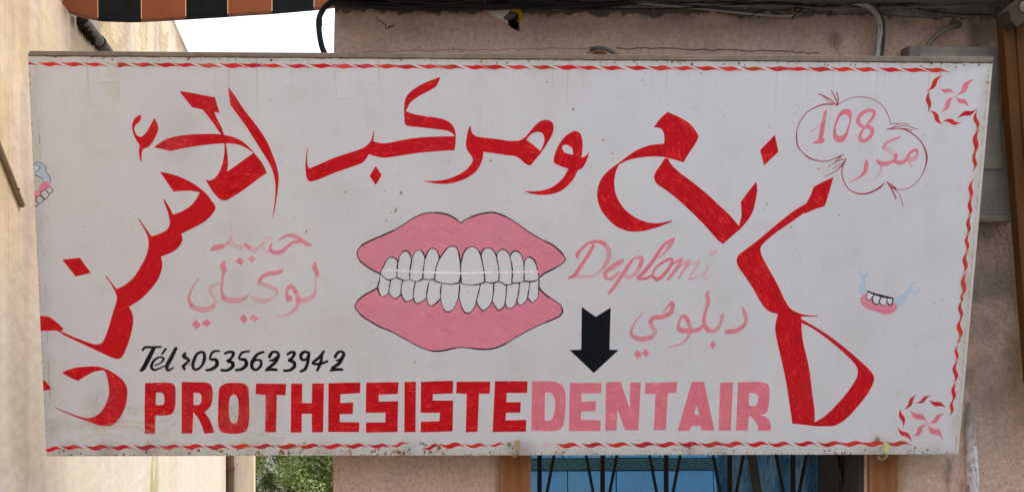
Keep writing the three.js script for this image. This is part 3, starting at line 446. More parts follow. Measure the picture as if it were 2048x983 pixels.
  pen(PINK, '1655.7,529.5,2.9 1678.6,517.7,4.7 1693.1,514.7,10 1687.8,526.4,7.6 1674.3,550,7.6 1671.7,558.8,6.5 1689.1,554.3,5.3 1709,541,4.7', 0.35);
  pen(PINK, '1720,526.3,4.1 1709.5,549.9,7 1712.9,560.2,5.9 1721.3,552.8,4.1', 0.32);
  pen(PINK, '1727.1,492.6,10 1737.1,486.8,9.9', 0.3);
  pen(PINK, '1814.5,633.4,4.1 1820.6,646.7,11.2 1826,664.6,10.1 1822.4,679.5,8.9', 0.75);
  pen(PINK, '1822.4,679.5,8.9 1808.2,691.5,11.9 1790.7,696,13.6 1775.9,697.5,13', 0.9);
  pen(PINK, '1727.2,587.6,1.8 1719.3,599.5,10.6 1723.1,617.2,11.8 1719.5,635,8.3 1714.8,658.8,9.4 1717.3,679.7,10.6 1726.9,693.1,13', 0.85);
  pen(PINK, '1726.9,693.1,13 1743.2,694.6,13 1753.1,685.6,11.8 1759.7,670.7,8.9 1762,657.2,11.8 1764.5,649.2,2.4', 0.62);
  pen(PINK, '1712.9,679.7,5.9 1701.6,691.6,13 1678.1,694.6,11.8 1654.4,693.2,14.8 1648.2,685.7,10 1651.7,664.9,5.9 1661.6,655.9,10.6 1672.5,667.8,11.8', 0.85);
  pen(PINK, '1672.5,667.8,11.8 1679.3,688.7,11.2 1675.9,709.6,9.5 1659,729.1,5.3 1621.6,739.6,1.2', 0.7);
  pen(PINK, '1627.5,618.9,5.9 1630.8,627.8,11.8 1625.8,647.1,13 1605.6,657.5,11.8 1582.2,660.5,11.8 1573.8,670.9,10.6', 0.95);
  pen(PINK, '1573.8,670.9,10.6 1580.3,685.8,11.8 1588.2,697.7,10.6 1578.5,712.7,13', 0.6);
  pen(PINK, '1578.5,712.7,13 1555.1,717.2,13.6 1534.2,712.7,11.8 1524.9,700.8,8.3 1530,679.9,4.7 1543.9,659.1,2.9 1555.2,646.6,1.5', 0.82);
  pen(PINK, '1627.6,620.4,7.1 1616.3,632.2,5.3 1605.3,649.5,1.5', 0.9);
  fill(PINK2, '1542.9,745.7! 1556.7,757.7! 1545.4,770.3! 1533.9,758.3!', [], -50);
  fill(PINK2, '1563.5,742! 1574.9,754! 1567.4,766.1! 1555.1,754.7!', [], -50);
  fill(PINK2, '1741,720.6! 1750.4,732! 1742.7,743.4! 1732.7,732.6!', [], -50);
  pen(PINK, '609.7,465.1,1.1 624.1,453,6.8 644.1,448.6,9.1 664,457.1,10.3 683.9,471.5,11.4 697.6,472.3,1.7', 0.77);
  pen(PINK, '666.8,464.3,8.6 646.8,467.3,8 632.4,478.9,8.6 618,490.5,11.4 600.8,493.4,11.4 589.5,484.8,8.6 593.9,468.9,2.3', 0.82);
  pen(PINK, '593.9,470.4,1.7 583.7,490.6,3.4 577.9,496.4,1.7', 0.6);
  pen(PINK, '575.2,487.7,14.3 569.6,473.3,8.6 578.4,458.9,11.4 592.7,456,8.6 595.4,464.6,2.9', 0.17);
  pen(PINK, '525.5,472,8.5 535.3,480.6,12.5', 0.77);
  pen(PINK, '535.3,480.6,12.5 549.5,487.8,12.6 561,479.1,6.8 572.6,467.6,5.7', 0.34);
  pen(PINK, '532.7,464.8,1.1 542.1,446.1,1.1', 0.69);
  pen(PINK, '439.7,488.2,4 449.8,481.8,13.1 467,478,12.5', 0.86);
  pen(PINK, '467,478,12.5 481.4,469.3,6.8 493.1,453.5,4', 0.52);
  pen(PINK, '493.1,453.5,4 493.4,436.3,5.7 486.6,420.5,4', 0.21);
  pen(PINK, '484.3,467.9,12.5 498.4,475,12.5 515.3,482.2,12.5', 0.34);
  pen(PINK, '473.4,514.6,2.3 467.4,528.5,14.3 471.6,537.2,14.3 468.4,551.7,6.9 465.1,577.9,5.2 464.2,595.4,6.3 468.7,611.4,12.6', 0.82);
  pen(PINK, '468.7,611.4,12.6 487.3,617.2,14.3 510.2,616.3,12.6 530.5,606.9,5.7', 0.6);
  pen(PINK, '530.5,606.9,5.7 543.7,586.4,1.1', 0.34);
  pen(PINK, '405.4,562.1,3.4 395,576.6,4 384.6,595.6,5.7 379.9,613.1,8 386.6,632,11.5', 0.77);
  pen(PINK, '386.6,632,11.5 406.4,640.8,14.3 426.5,640.8,14.3 442.5,631.9,11.5', 0.56);
  pen(PINK, '442.5,631.9,11.5 447.1,615.8,8.6 436,598.4,9.7 434.9,583.8,8.6 447.9,576.5,6.9 462.3,573.5,5.7', 0.36);
  pen(PINK, '623.2,538.2,2.9 608.8,544.1,10.9 582.9,548.5,9.7 565.6,558.7,8.6 559.7,571.8,8.6', 0.82);
  pen(PINK, '559.7,571.8,8.6 576.8,577.6,11.5 599.7,587.8,12.6 606.8,595,6.9', 0.43);
  pen(PINK, '606.8,595,6.9 596.5,608.2,5.8 570.5,618.5,14.4 541.9,609.8,12.6', 0.36);
  pen(PINK, '636.8,612.5,20.1 629.7,600.8,6.9 634.2,583.3,9.8 642.8,580.4,10.3 654.2,594.9,11.5', 0.79);
  pen(PINK, '654.2,594.9,11.5 659.8,615.4,11.5 653.8,635.9,10.4 633.5,653.6,5.8 598.8,661,1.2', 0.52);
  pen(PINK, '705.9,516.2,2.3 702.1,530.7,13.2 709.2,548.1,11.5', 0.86);
  pen(PINK, '709.2,548.1,11.5 704.7,565.6,6.9 704.6,589,5.8', 0.34);
  pen(PINK, '704.6,589,5.8 697.3,606.5,11.5 677.1,615.4,14.4 656.9,615.4,14.4', 0.52);
  fill(PINK2, '511.5,505.3! 521.9,515.3! 514.6,527.5! 501.9,517.4!', [], -50);
  fill(PINK2, '395.8,667.2! 409.9,680.4! 399.5,693.7! 385.4,680.5!', [], -50);
  fill(PINK2, '423.1,665.7! 435,674.5! 427,686.3! 409.9,677.5!', [], -50);
  fill(PINK2, '518.3,652.3! 529.6,665.5! 519.3,677.9! 508.6,664.1!', [], -50);
  fill(PINK3, '540.7,500.8! 552,508! 544.7,519.6! 532,511!', [], -50);
  fill(PINK3, '544.2,653.2! 559,662.5! 549.6,674.9! 532.5,664.1!', [], -50);
  // cloud with the number
  fill(PINK, '2003.1,120.9! 1997.1,195.8! 2003,197.2! 1996.4,207.2 1969,209.3! 1975.8,203 1984.3,198.7! 1989,160.4! 1962.9,182.4! 1965.5,177.6 1979.3,167.6 1990.1,156.2 1994.1,129.4!', [], 100);
  fill(PINK, '2054.2,121.3 2064.7,126 2067.2,141.5 2063.2,167 2056.5,195.4 2044.1,205.4 2030.9,202.7 2023,192.8 2022.9,170.1 2029.6,141.8 2040,124.8', ['2050.8,134.6 2056.9,138.8 2062,150 2057.6,169.9 2050,185.5 2038.7,189 2031.1,184.2 2028.5,167.2 2034.3,147.4 2042.2,136.1'], 100);
  pen(PINK, '2104,169.6,5.8 2085.6,155.5,10.4 2087.2,138.6,10.4 2103.7,125.8,8.7 2121,125.6,9.8 2124.6,135.5,8.7 2114.3,152.5,7 2101.1,169.6,4.6 2092.1,186.7,8.7 2094.4,198,10.4 2106.2,200.8,8.7 2121.1,186.5,9.9 2121.6,172.3,11.6 2109.3,163.9,8.7', 0.9);
  pen(PINK, '2197,190.2,4.7 2178.6,197.5,7.6 2161.8,206.1,7.6 2155.4,217.5,9.9', 0.75);
  pen(PINK, '2155.4,217.5,9.9 2175.1,227.4,14.6 2189,237.3,11.7', 0.3);
  pen(PINK, '2189,237.3,11.7 2185.5,248.8,5.8 2168.6,257.4,11.7 2151.1,257.5,11.7 2140.4,250.5,5.8', 0.9);
  pen(PINK, '2185.7,251.6,8.7 2200.6,255.8,11.7 2214.7,250,9.9 2225,231.4,7.6 2238.8,222.7,8.7 2245.4,231.2,5.8', 0.9);
  pen(PINK, '2245.4,231.2,5.8 2237.8,245.6,12.8 2223.4,248.5,11.7 2232,265.7,1.8', 0.5);
  pen(PINK, '2112.7,250.6,5.8 2113.7,263.5,11.7 2110.5,280.7,9.9 2095.5,295.1,4.7 2070.1,307.3,0.9', 0.95);
  pen(PINK, '2153.2,266.1,8.7 2150.1,283.3,7.6 2136.6,297.8,3.5 2108,306.6,0.9', 0.32);
  pen(MAROON, '2017.4,110.1,2.9 1995.7,109.7,2.9 1973.1,116.9,2.3 1951,131.1,1.7 1935.1,153.7,1.7 1929.1,173.6,1.7 1928.7,190.6,2.9 1932.5,213.2,2.9 1945.7,230.2,1.7 1964,244.4,3.5 1984.8,251.4,2.3 2005.3,253.2,1.7 2025.3,248.3,1.7 2042.2,241,2.9 2054.1,236.1,1.2', 1);
  pen(MAROON, '2029,110.8,1.4 2046.9,99.4,1.2 2066.6,92.3,1.2 2092.5,90.7,1.4 2118.8,96.1,1.2 2140,108.6,1.2 2155.8,126.8,1.4 2164.4,143.7,1.2 2169.9,158.6,1.2', 1);
  pen(MAROON, '2169.9,158.6,1.2 2192.9,156.2,1.2 2216.2,157.5,1.2', 1);
  pen(MAROON, '2170.6,169.1,1.2 2190.1,157.6,0.9', 1);
  pen(MAROON, '2160.7,171.4,1.7 2187.7,164.7,1.2 2207.8,161.8,1.5 2240.5,170.9,1.2', 1);
  pen(MAROON, '2160.7,171.4,1.7 2196.8,168.9,1.7 2226.1,172.4,1.2', 1);
  pen(MAROON, '2191,169,1.2 2211.6,173.1,2.9 2233,185.7,2.3 2251.8,202.7,2.3 2263.6,222.6,3.5 2269.6,242.5,4.1 2268.3,262.6,2.9 2261.4,285.6,1.5 2248.4,305.8,1.5 2229,320.3,1.2 2208.8,323.9,1.2 2185.2,321.1,1.5 2177.1,311.9,1.5', 1);
  pen(MAROON, '2061.5,246.6,1.2 2045.7,249.6,2.3 2031.7,256.8,1.5 2014.9,266.9,1.2', 1);
  pen(MAROON, '2057.6,252.4,1.2 2043.6,261,1.7 2026.9,272.6,1.2', 1);
  pen(MAROON, '2056.4,256.7,2.9 2033.2,279.7,1.7 2007.8,291.9,1.2', 1);
  pen(MAROON, '2052.5,263.8,1.2 2038.8,275.4,1.2', 1);
  pen(MAROON, '2046.6,241,2.3 2031.6,255.4,1.2', 1);
  pen(MAROON, '1976.6,82.6,1.7 2000.3,92.8,2.3 2015.4,102.5,1.7 2027.7,113.6,1.7', 1);
  pen(MAROON, '2009.1,73.1,0.9 2020.2,88.4,1.4 2029,112.2,1.7', 1);
  pen(MAROON, '2024,80,2.3 2029.2,94,2.3 2029,112.2,2.3', 1);
  pen(MAROON, '2011.1,81.5,0.9 2023.9,99.6,1.4 2028.2,112.2,1.4', 1);
  pen(MAROON, '1984,84.5,1.2 2006.8,102.6,1.2 2024.6,110.9,1.2', 1);
  pen(MAROON, '2060.7,248,2.2 2052.7,267.6,2.2 2052.9,289.4,2.2 2061.4,309,1.8 2075.9,326.4,1.8 2098.7,335.1,2.7 2121,334.9,3.6 2142.6,326.1,3.6 2155.3,317.2,4.4 2163.4,307.6,1.8', 1);
  pen(MAROON, '2169.8,304,1.3 2187.2,328,2.7 2198.6,349.1,2.7', 1);
  pen(MAROON, '2181.8,314.9,1.8 2205.7,336.7,1.3 2217.9,367.5,1.3', 1);
  pen(MAROON, '2169.8,304,1.3 2195.6,321.4,3.6', 1);
  // two small dentures, one cut by the edge
  fill(SKY, '-20.1,270.2! 3.5,268.9! 13.3,267.3 23.8,270 31,277.6 32.5,292.8 39.1,300.4 41.7,311.1 40.7,320.2! 32.3,317.2 23.2,315.7! 24.1,311.1 17.7,305.1 8.7,302.1 3.4,299! -21.4,297.7!', []);
  fill(BOARD, '-20.3,274.8! 3.3,274.7! 11.4,276.2 17.3,279.8 12.4,286.8 3.1,290.8! -21.1,291!', []);
  pen(INK, '3.5,268.9,0.9 13.3,267.3,0.9 23.8,270,0.9 31,277.6,1.2 32.5,292.8,0.9 39.1,300.4,1.2 41.7,311.1,1.2 40.7,320.2,0.9', 1);
  pen(INK, '3.4,299,1.5 8.7,302.1,1.5 17.7,305.1,1.2 24,312.1,0.9', 1);
  pen(INK, '3.3,274.1,0.9 11.4,276.2,0.9 17.3,279.8,1.5 12.4,286.8,1.2 3.1,291.4,0.9', 1);
  fill(LIP, '-11.6,346.5! 1.7,341.9! 10.2,335.7 15.2,325 21.7,317.3 30.8,315.7 38.2,320.2 41.5,329.4! 34.8,329.4 30,334.1 22.3,337.2 17.5,343.3 14.2,349.5 6.3,354.1 3,361.8! -12.4,365!', []);
  pen(INK, '3,361.8,1.5 6.3,354.1,1.5 12.6,351,1.5 20,354,1.8 23.7,359.9,1.8 14.8,369.4,0.9 10.1,371.6,0.9 1.5,379.7,1.5', 1);
  pen(INK, '3,361.8,1.8 7.2,369.5,1.8 11,371.6,1.5', 1);
  pen(INK, '20,354,1.5 15.9,344.9,0.9 22.3,337.8,1.2 29.9,337.1,1.2 36.4,349.4,1.2 25.9,359.9,1.5 18.6,352.5,1.5', 1);
  pen(INK, '30,335.6,1.2 31.7,330.4,1.2 39.4,329.4,1.2 46.6,337,1.5 37.7,346.3,1.5 30.2,337.7,1.2', 1);
  fill(SKY, '2116.6,530.7! 2115.9,546.4 2125.1,555.4 2120.1,580.1 2122.4,611.7! 2126.1,600.4 2139.4,597.2! 2138.8,589.1 2133.1,559.8 2140.4,548.6 2136,531.5! 2135.5,544.1 2129,547.7 2122,543.2', []);
  fill(SKY, '2212.9,613.8! 2247,586.6 2252.6,570.8 2274.6,564.4! 2259.5,573 2258.1,584.3 2267.7,591 2278,577.5! 2278.9,588.8 2268.1,595.6 2254.6,597 2238.4,620.5 2221.8,641!', []);
  fill(LIP, '2123.7,611.7 2130.6,600.4 2139.4,597.2 2149.3,609.4 2173.1,625.2 2200.2,625.1 2213.5,620.6 2221.5,625.1 2219.6,641 2206.6,648.7 2190.9,651 2169.9,643.3 2146.8,636.6 2130.1,625.3', [], 10);
  tooth('2142.5,590! 2140.1,607.2 2148.6,612.6 2155.9,607.1 2161,595.8!');
  tooth('2161,596.7! 2156.3,611.6 2163.9,622.9 2175,620.7 2181.2,600.3!');
  tooth('2180.4,602.5! 2174.8,618.4 2184.5,626.5 2193.3,622.9 2195.2,607!');
  tooth('2195.2,607! 2196.1,618.3 2204.9,626.5 2209.8,620.6 2211.1,607.9!');
  pen(INK, '2141.1,589.1,3.2 2162,597.2,4.1 2182.7,602.5,5.9 2211.1,607.9,3.2', 1);
  // old tape
  tape('202,8.5! 218.2,22.9! 219.3,52! 187.7,56.4!', 1);
  tape('168.3,70.3! 218.8,67.8! 219.4,112.5! 206.7,113.8!', 1);
  tape('172.6,10.9! 220.7,12.5! 220.9,68.6! 169.2,69!', 0);
  tape('405.6,8.9! 458.2,10.5! 456.4,100.2! 401.7,83.9!', 0);
  tape('599.3,30.1! 656.5,31.7! 653.1,79.8! 598.9,65.6!', 0);
  tape('756.2,28.8! 796.6,30.5! 796.5,103.9! 761.1,106.3!', 0);
  tape('754.3,10! 807.4,7.5! 813.7,101.7! 760.4,107.2!', 0);
  tape('820.1,9.5! 873.2,6.9! 873.4,66.8! 820.1,66.8!', 0);
  tape('994.6,8! 1054.3,5.4! 1044,36.9! 997.1,45.6!', 0);
  // flakes and chips that show
  rust(878.9, 372.1, 2.6);
  rust(911.7, 379.1, 7.4);
  rust(897.5, 388.3, 5.1);
  rust(886.1, 410.7, 4.6);
  rust(844.7, 430.4, 2.9);
  rust(831.8, 435.3, 2.3);
  rust(898.2, 425, 2.3);
  rust(923.3, 399.1, 1.7);
  rust(681.8, 439.8, 8.6);
  rust(689.8, 435.5, 4);
  rust(604.9, 509.3, 3.4);
  rust(634.4, 565.8, 2.9);
  rust(705.8, 625.6, 2.9);
  rust(723, 641.7, 2.3);
  rust(576.8, 689.6, 3.5);
  rust(786.6, 676.9, 3.5);
  rust(781.3, 339.3, 6.1);
  rust(880.8, 336.6, 4.3);
  rust(922, 338.6, 10.4);
  rust(909.2, 384.2, 11.3);
  rust(885.4, 410.5, 5.2);
  rust(759.6, 355.4, 2.6);
  rust(1042.6, 261.5, 4.3);
  rust(1149.6, 256.6, 7.8);
  rust(1355.7, 127.8, 6.9);
  rust(1434.1, 204.1, 6.1);
  rust(1459.2, 237.5, 5.2);
  rust(1238.2, 40.8, 4.3);
  rust(1286, 60.6, 6);
  rust(1327.8, 63.2, 3.4);
  rust(1528.2, 52.7, 5.2);
  rust(1076, 175.7, 1.7);
  rust(1434, 204.4, 6.1);
  rust(1459.2, 238.6, 5.2);
  rust(1354.7, 126.7, 6.1);
  rust(1929.7, 423, 6.2);
  rust(2053.7, 391.6, 5.3);
  rust(1991.5, 272.3, 5.3);
  rust(2074.7, 350.3, 3.6);
  rust(2053, 390.9, 4.5);
  rust(1930.4, 423.2, 4.5);
  rust(1862.5, 364, 5.3);
  rust(2139.9, 492.6, 2.7);
  rust(378.7, 784.8, 9.7);
  rust(136.5, 876.4, 5.3);
  rust(616.2, 1022.1, 26.8);
  rust(453.3, 1017.1, 16);
  rust(181.9, 1028.1, 9.8);
  rust(262.8, 993.6, 7.1);
  rust(672.3, 996.7, 13.4);
  rust(708, 1020, 6.3);
  rust(1026.2, 1009, 27.1);
  rust(922.7, 1020.5, 22.5);
  rust(1012.5, 991.8, 5.4);
  rust(850.1, 699.5, 4.4);
  rust(961.3, 777.3, 7.1);
  rust(999.2, 793.7, 3.6);
  rust(2306.4, 14.6, 6.1);
  rust(2198.9, 2.8, 10.5);
  rust(2409, 21.4, 4.4);
  rust(2414, 53.3, 15.9);
  rust(1676.1, 35.9, 6.1);
  const smudge = (x, y, r, col, a) => { const g = ctx.createRadialGradient(x, y, 0, x, y, r); g.addColorStop(0, css(...col, a)); g.addColorStop(1, css(...col, 0)); ctx.fillStyle = g; ctx.fillRect(x - r, y - r, 2 * r, 2 * r); };
  for (let i = 0; i < 46; i++) smudge(rr(0, SW), rr(0, SH), rr(30, 130), rnd() < 0.5 ? [150, 142, 132] : [162, 162, 168], rr(0.04, 0.13));
  for (let i = 0; i < 16; i++) smudge(rr(20, 620), rr(850, 1025), rr(16, 60), [160, 146, 118], rr(0.08, 0.24));
  for (let i = 0; i < 26; i++) smudge(rr(0, SW), SH - rr(0, 14), rr(14, 50), [120, 104, 90], rr(0.1, 0.3));
  for (let i = 0; i < 14; i++) smudge(SW - rr(0, 20), rr(0, SH), rr(10, 34), [150, 124, 92], rr(0.1, 0.3));
  for (let i = 0; i < 30; i++) { const x = rr(20, SW - 20), l = rr(25, 150); const g = ctx.createLinearGradient(0, 4, 0, 4 + l), c = rnd() < 0.45 ? [150, 116, 82] : [140, 134, 130]; g.addColorStop(0, css(...c, rr(0.14, 0.4))); g.addColorStop(1, css(...c, 0)); ctx.fillStyle = g; ctx.fillRect(x, 4, rr(1.2, 5), l); }
  for (const [x, y, r, t0, t1] of [[215, 1128, 190, 4.2, 5.1], [200, 1120, 170, 4.3, 5.2], [150, 1080, 110, 4.1, 5.3]]) { ctx.strokeStyle = css(176, 164, 138, 0.32); ctx.lineWidth = rr(4, 10); ctx.beginPath(); ctx.arc(x, y, r, t0, t1); ctx.stroke(); }
  for (let i = 0; i < 60; i++) { const a = rr(0, 6.28), b = i % 3; const c = [[940, 560], [1118, 560], [1230, 565]][b]; blot(c[0] + rr(-26, 26), c[1] + rr(-16, 16), rr(0.6, 2.2), [150, 110, 70], rr(0.15, 0.45)); }
  // wear: pits, flies' marks, scratches, rusty edges, the folded seam at one end
  for (let i = 0; i < 620; i++) blot(rr(0, SW), rr(0, SH), rr(0.5, 1.7), [92, 80, 72], rr(0.2, 0.7));
  for (let c = 0; c < 16; c++) { const x = rr(80, SW - 80), y = rr(60, SH - 60); for (let i = 0; i < 16; i++) blot(x + rr(-60, 60) * rnd(), y + rr(-50, 50) * rnd(), rr(0.4, 1.6), rnd() < 0.4 ? [150, 112, 72] : [92, 82, 76], rr(0.2, 0.7)); }
  for (let i = 0; i < 90; i++) { const x = rr(0, SW), y = rr(0, SH), a = rr(-1.2, 1.2), l = rr(3, 16); ctx.strokeStyle = css(120, 114, 110, rr(0.12, 0.45)); ctx.lineWidth = rr(0.4, 0.9); ctx.beginPath(); ctx.moveTo(x, y); ctx.lineTo(x + Math.cos(a) * l, y + Math.sin(a) * l); ctx.stroke(); }
  for (let i = 0; i < 70; i++) { const x = rr(130, 700), y = rr(870, 1010), l = rr(6, 34), a = rr(-0.7, 0.3); ctx.strokeStyle = css(132, 122, 110, rr(0.2, 0.55)); ctx.lineWidth = rr(0.7, 2); ctx.beginPath(); ctx.moveTo(x, y); ctx.quadraticCurveTo(x + l * 0.5, y + rr(-6, 6), x + Math.cos(a) * l, y + Math.sin(a) * l); ctx.stroke(); }
  for (let i = 0; i < 26; i++) blot(rr(60, 760), rr(880, 1012), rr(3, 10), [168, 158, 140], rr(0.2, 0.45));
  let y = 16; while (y < SH - 10) { const l = rr(4, 30), x = 19 + (y / SH) * -4; if (rnd() < 0.62) { ctx.strokeStyle = css(110, 92, 80, rr(0.25, 0.8)); ctx.lineWidth = rr(0.8, 1.8); ctx.beginPath(); ctx.moveTo(x + rr(-1, 1), y); ctx.lineTo(x + rr(-1, 1), y + l); ctx.stroke(); } y += l + rr(2, 26); }
  ctx.fillStyle = css(184, 176, 164, 0.6); ctx.fillRect(SW - 8, 10, 8, SH);
  for (let q = 20; q < SH; q += rr(8, 26)) { ctx.strokeStyle = css(120, 98, 78, rr(0.35, 0.9)); ctx.lineWidth = rr(0.8, 1.8); ctx.beginPath(); ctx.moveTo(SW - 9 + rr(-1, 1), q); ctx.lineTo(SW - 9 + rr(-1, 1), q + rr(4, 18)); ctx.stroke(); if (rnd() < 0.25) blot(SW - 12 + rr(-6, 3), q, rr(1, 3), [150, 120, 90], 0.7); }
  for (let x = 0; x < SW; x += 1.5) { const y0 = 5.5 - (x / SW) * 3.5, w = 2.6 + 2.6 * fbm(x / 40, 3, 3, 2) + 1.6 * fbm(x / 6, 8, 2, 2); if (w > 0.5) { ctx.fillStyle = css(86 + 40 * fbm(x / 30, 1, 2), 62, 46, 0.85); ctx.fillRect(x, y0 - 1.5, 1.6, w + 1.2); } }
  for (let x = 0; x < SW; x += rr(2, 9)) {                              // chipped enamel along the top and the foot
    if (rnd() < 0.8) blot(x, rr(2, 5), rr(1, 2.6), [88, 64, 48], rr(0.5, 0.95));
    if (rnd() < 0.24) blot(x, rr(3, 15), rr(1.2, 4.2), rnd() < 0.5 ? [74, 50, 38] : [160, 128, 92], rr(0.4, 0.9));
    if (rnd() < 0.6) blot(x, SH - rr(0, 3), rr(0.8, 2.4), [70, 56, 50], rr(0.4, 0.95));
    if (rnd() < 0.24) blot(x, SH - rr(1, 17), rr(1, 5), rnd() < 0.6 ? [86, 62, 48] : [168, 126, 80], rr(0.35, 0.85));
  }
  for (let q = 0; q < SH; q += rr(4, 16)) { if (rnd() < 0.6) blot(rr(0, 2.5), q, rr(0.8, 2.4), [96, 72, 56], rr(0.4, 0.9)); if (rnd() < 0.12) blot(rr(2, 14), q, rr(1, 3.5), [150, 120, 90], 0.5); }
  for (const [cx, n] of [[560, 14], [640, 22], [790, 26], [905, 20], [1225, 22], [1340, 10], [1700, 8], [2080, 10], [2300, 16]]) for (let i = 0; i < n; i++) blot(cx + rr(-40, 40) * rnd(), SH - rr(1, 26) * (0.3 + rnd()), rr(0.8, 4.2), rnd() < 0.6 ? [84, 58, 42] : [164, 118, 70], rr(0.3, 0.85));
  for (let i = 0; i < 26; i++) blot(1010 + rr(-34, 40) - rr(0, 200) * (rnd() < 0.5), SH - rr(4, 34), rr(1.5, 6), [92, 66, 50], rr(0.3, 0.8));
  ctx.restore();
  return tex;
}
const signTexture = paintSign();
{
  const enamel = new THREE.MeshPhysicalMaterial({ map: signTexture, roughness: 0.55, specularIntensity: 0.22 });
  const rail = noisy(0.25, 0.2, 0.16, 0.35, 6, { rough: 0.75, rep: 3 }), rustyEdge = noisy(0.42, 0.34, 0.27, 0.4, 8, { rough: 0.8, rep: 4 }), backIron = noisy(0.16, 0.12, 0.1, 0.4, 6, { rough: 0.8 });
  const s = thing('sign_board', 'wide white enamel sign with red lettering and painted pink lips, fixed over the doorway', 'sign', -1.208, 3.2147, 0.2448);
  s.rotation.set(0.170516, -0.000342, -0.001987);
  const face = new THREE.PlaneGeometry(2.42, 1.03, 60, 26); face.translate(1.21, -0.515, 0);
  const p = face.attributes.position;
  for (let i = 0; i < p.count; i++) { const x = p.getX(i), y = p.getY(i), e = Math.min(1, Math.min(x, 2.42 - x, -y, 1.03 + y) * 8); p.setZ(i, 0.0025 * e * fbm(x * 1.4, y * 1.7, 2, 4) * 2); }
  face.computeVertexNormals();
  part('face_panel', face, enamel, s);
  const top = new THREE.Shape([new THREE.Vector2(0.002, -0.004), new THREE.Vector2(2.419, -0.0005), new THREE.Vector2(2.419, 0.0105), new THREE.Vector2(0.006, 0.0045)]);
  const tg = new THREE.ExtrudeGeometry(top, { depth: 0.03, bevelEnabled: true, bevelSize: 0.001, bevelThickness: 0.001, bevelSegments: 2 }); tg.translate(0, 0, -0.0285);
  part('top_rail', metric(tg), rail, s);
  part('side_lip', box(0, 0.002, -1.03, -0.005, -0.026, -0.0005), rustyEdge, s);
  part('side_lip', box(2.418, 2.42, -1.03, -0.005, -0.026, -0.0005), rustyEdge, s);
  part('added_shade_batten', box(0.1, 2.3, -1.015, -0.975, -0.072, -0.0505), backIron, s);  // hidden batten, added to block light in the gap behind the foot
  part('bottom_lip', box(0.002, 2.418, -1.03, -1.028, -0.026, -0.0005), rustyEdge, s);
  for (const x of [0.3, 1.1, 1.9]) part('rear_bar', box(x - 0.015, x + 0.015, -1.02, -0.01, -0.05, -0.027), backIron, s);
  part('back_panel', box(0.003, 2.417, -1.027, -0.005, -0.0268, -0.0245), backIron, s);
  for (const [x, y] of [[1.212, -0.998], [2.197, -0.985]]) {
    const g = new THREE.LatheGeometry([[0, 0.006], [0.0028, 0.006], [0.0034, 0.0035], [0.005, 0.003], [0.0062, 0.0015], [0.0062, 0]].map(([a, b]) => new THREE.Vector2(a, b)), 18); g.rotateX(Math.PI / 2); g.translate(x, y, 0.0005);
    part('screw', metric(g), noisy(0.32, 0.29, 0.25, 0.3, 5, { rough: 0.6 }), s);
  }
}
// straps hooked under the foot of the sign
function strap(label, px, py, colour) {
  const k = thing('fixing_strap', label, 'strap', px, py, 0.094, 'straps that hold the foot of the sign');
  const o = new THREE.Shape(); o.moveTo(-0.0065, 0); o.bezierCurveTo(-0.008, -0.012, -0.006, -0.02, -0.002, -0.026); o.lineTo(0.003, -0.026); o.bezierCurveTo(0.006, -0.018, 0.0075, -0.01, 0.0065, 0.001); o.bezierCurveTo(0.003, 0.003, -0.003, 0.003, -0.0065, 0);
  const g = new THREE.ExtrudeGeometry(o, { depth: 0.003, bevelEnabled: true, bevelSize: 0.0008, bevelThickness: 0.0008, bevelSegments: 2 });
  part('clip', metric(g), noisy(...colour, 0.2, 6, { rough: 0.55 }), k);
  part('hook', metric(tube([[0.0005, -0.02, 0.001], [0.001, -0.032, 0.001], [-0.003, -0.039, -0.006], [-0.007, -0.042, -0.02], [-0.009, -0.037, -0.03]], 0.0032, 24, 8)), noisy(0.28, 0.24, 0.17, 0.3, 6, { rough: 0.6 }), k);
}
strap('tan strap hooked under the sign below the join of the red and pink capitals', 0.0215, 2.237, [0.34, 0.26, 0.16]);
strap('pale yellow strap hooked under the sign near the ring of red leaves', 1.003, 2.225, [0.5, 0.47, 0.18]);

// ------------------------------------------------------------------ the pink building
const pinkB = thing('pink_building', 'pink plastered building with a terracotta-edged doorway behind the sign', 'building');
function plasterTexture(size, base, opts) {
  const W = 1760, H = 1320, [t, ctx] = canvasTexture(W, H), { u0, u1, v0, v1 } = size;
  pixelsTo(ctx, W, H, (a, b, o) => {
    const x = u0 + a * (u1 - u0), y = v1 - b * (v1 - v0);
    const n = 1 + 0.34 * fbm(x * 2.2, y * 2.2, 5, 2) + 0.12 * fbm(x * 14, y * 14, 3, 8) + 0.3 * fbm(x * 75, y * 75, 3, 14);
    const pit = smooth(0.2, 0.36, fbm(x * 128, y * 128, 2, 31)) * (0.3 + 0.5 * smooth(-0.1, 0.2, fbm(x * 3, y * 3, 2, 40)));
    let r = base[0] * n, g = base[1] * n, bl = base[2] * n;
    const w = fbm(x * 5, y * 5, 4, 17); r *= 1 + 0.05 * w; bl *= 1 - 0.08 * w;
    const q = 1 - 0.45 * pit; r *= q; g *= q * 0.98; bl *= q * 0.95;
    o[0] = r; o[1] = g; o[2] = bl; opts?.(x, y, o);
  });
  const [bt, bctx] = canvasTexture(1024, 768, false);
  heightTo(bctx, 1024, 768, (a, b) => { const x = u0 + a * (u1 - u0), y = v1 - b * (v1 - v0); return 0.55 + 0.35 * fbm(x * 70, y * 70, 3, 3) + 0.3 * fbm(x * 12, y * 12, 3, 6) - 0.25 * smooth(0.2, 0.34, fbm(x * 150, y * 150, 2, 31)); });
  return [t, bt, ctx];
}
const WALL = { u0: -0.6, u1: 1.6, v0: 1.85, v1: 3.5 };
const mixTo = (o, c, f) => { for (let i = 0; i < 3; i++) o[i] += (c[i] - o[i]) * f; };
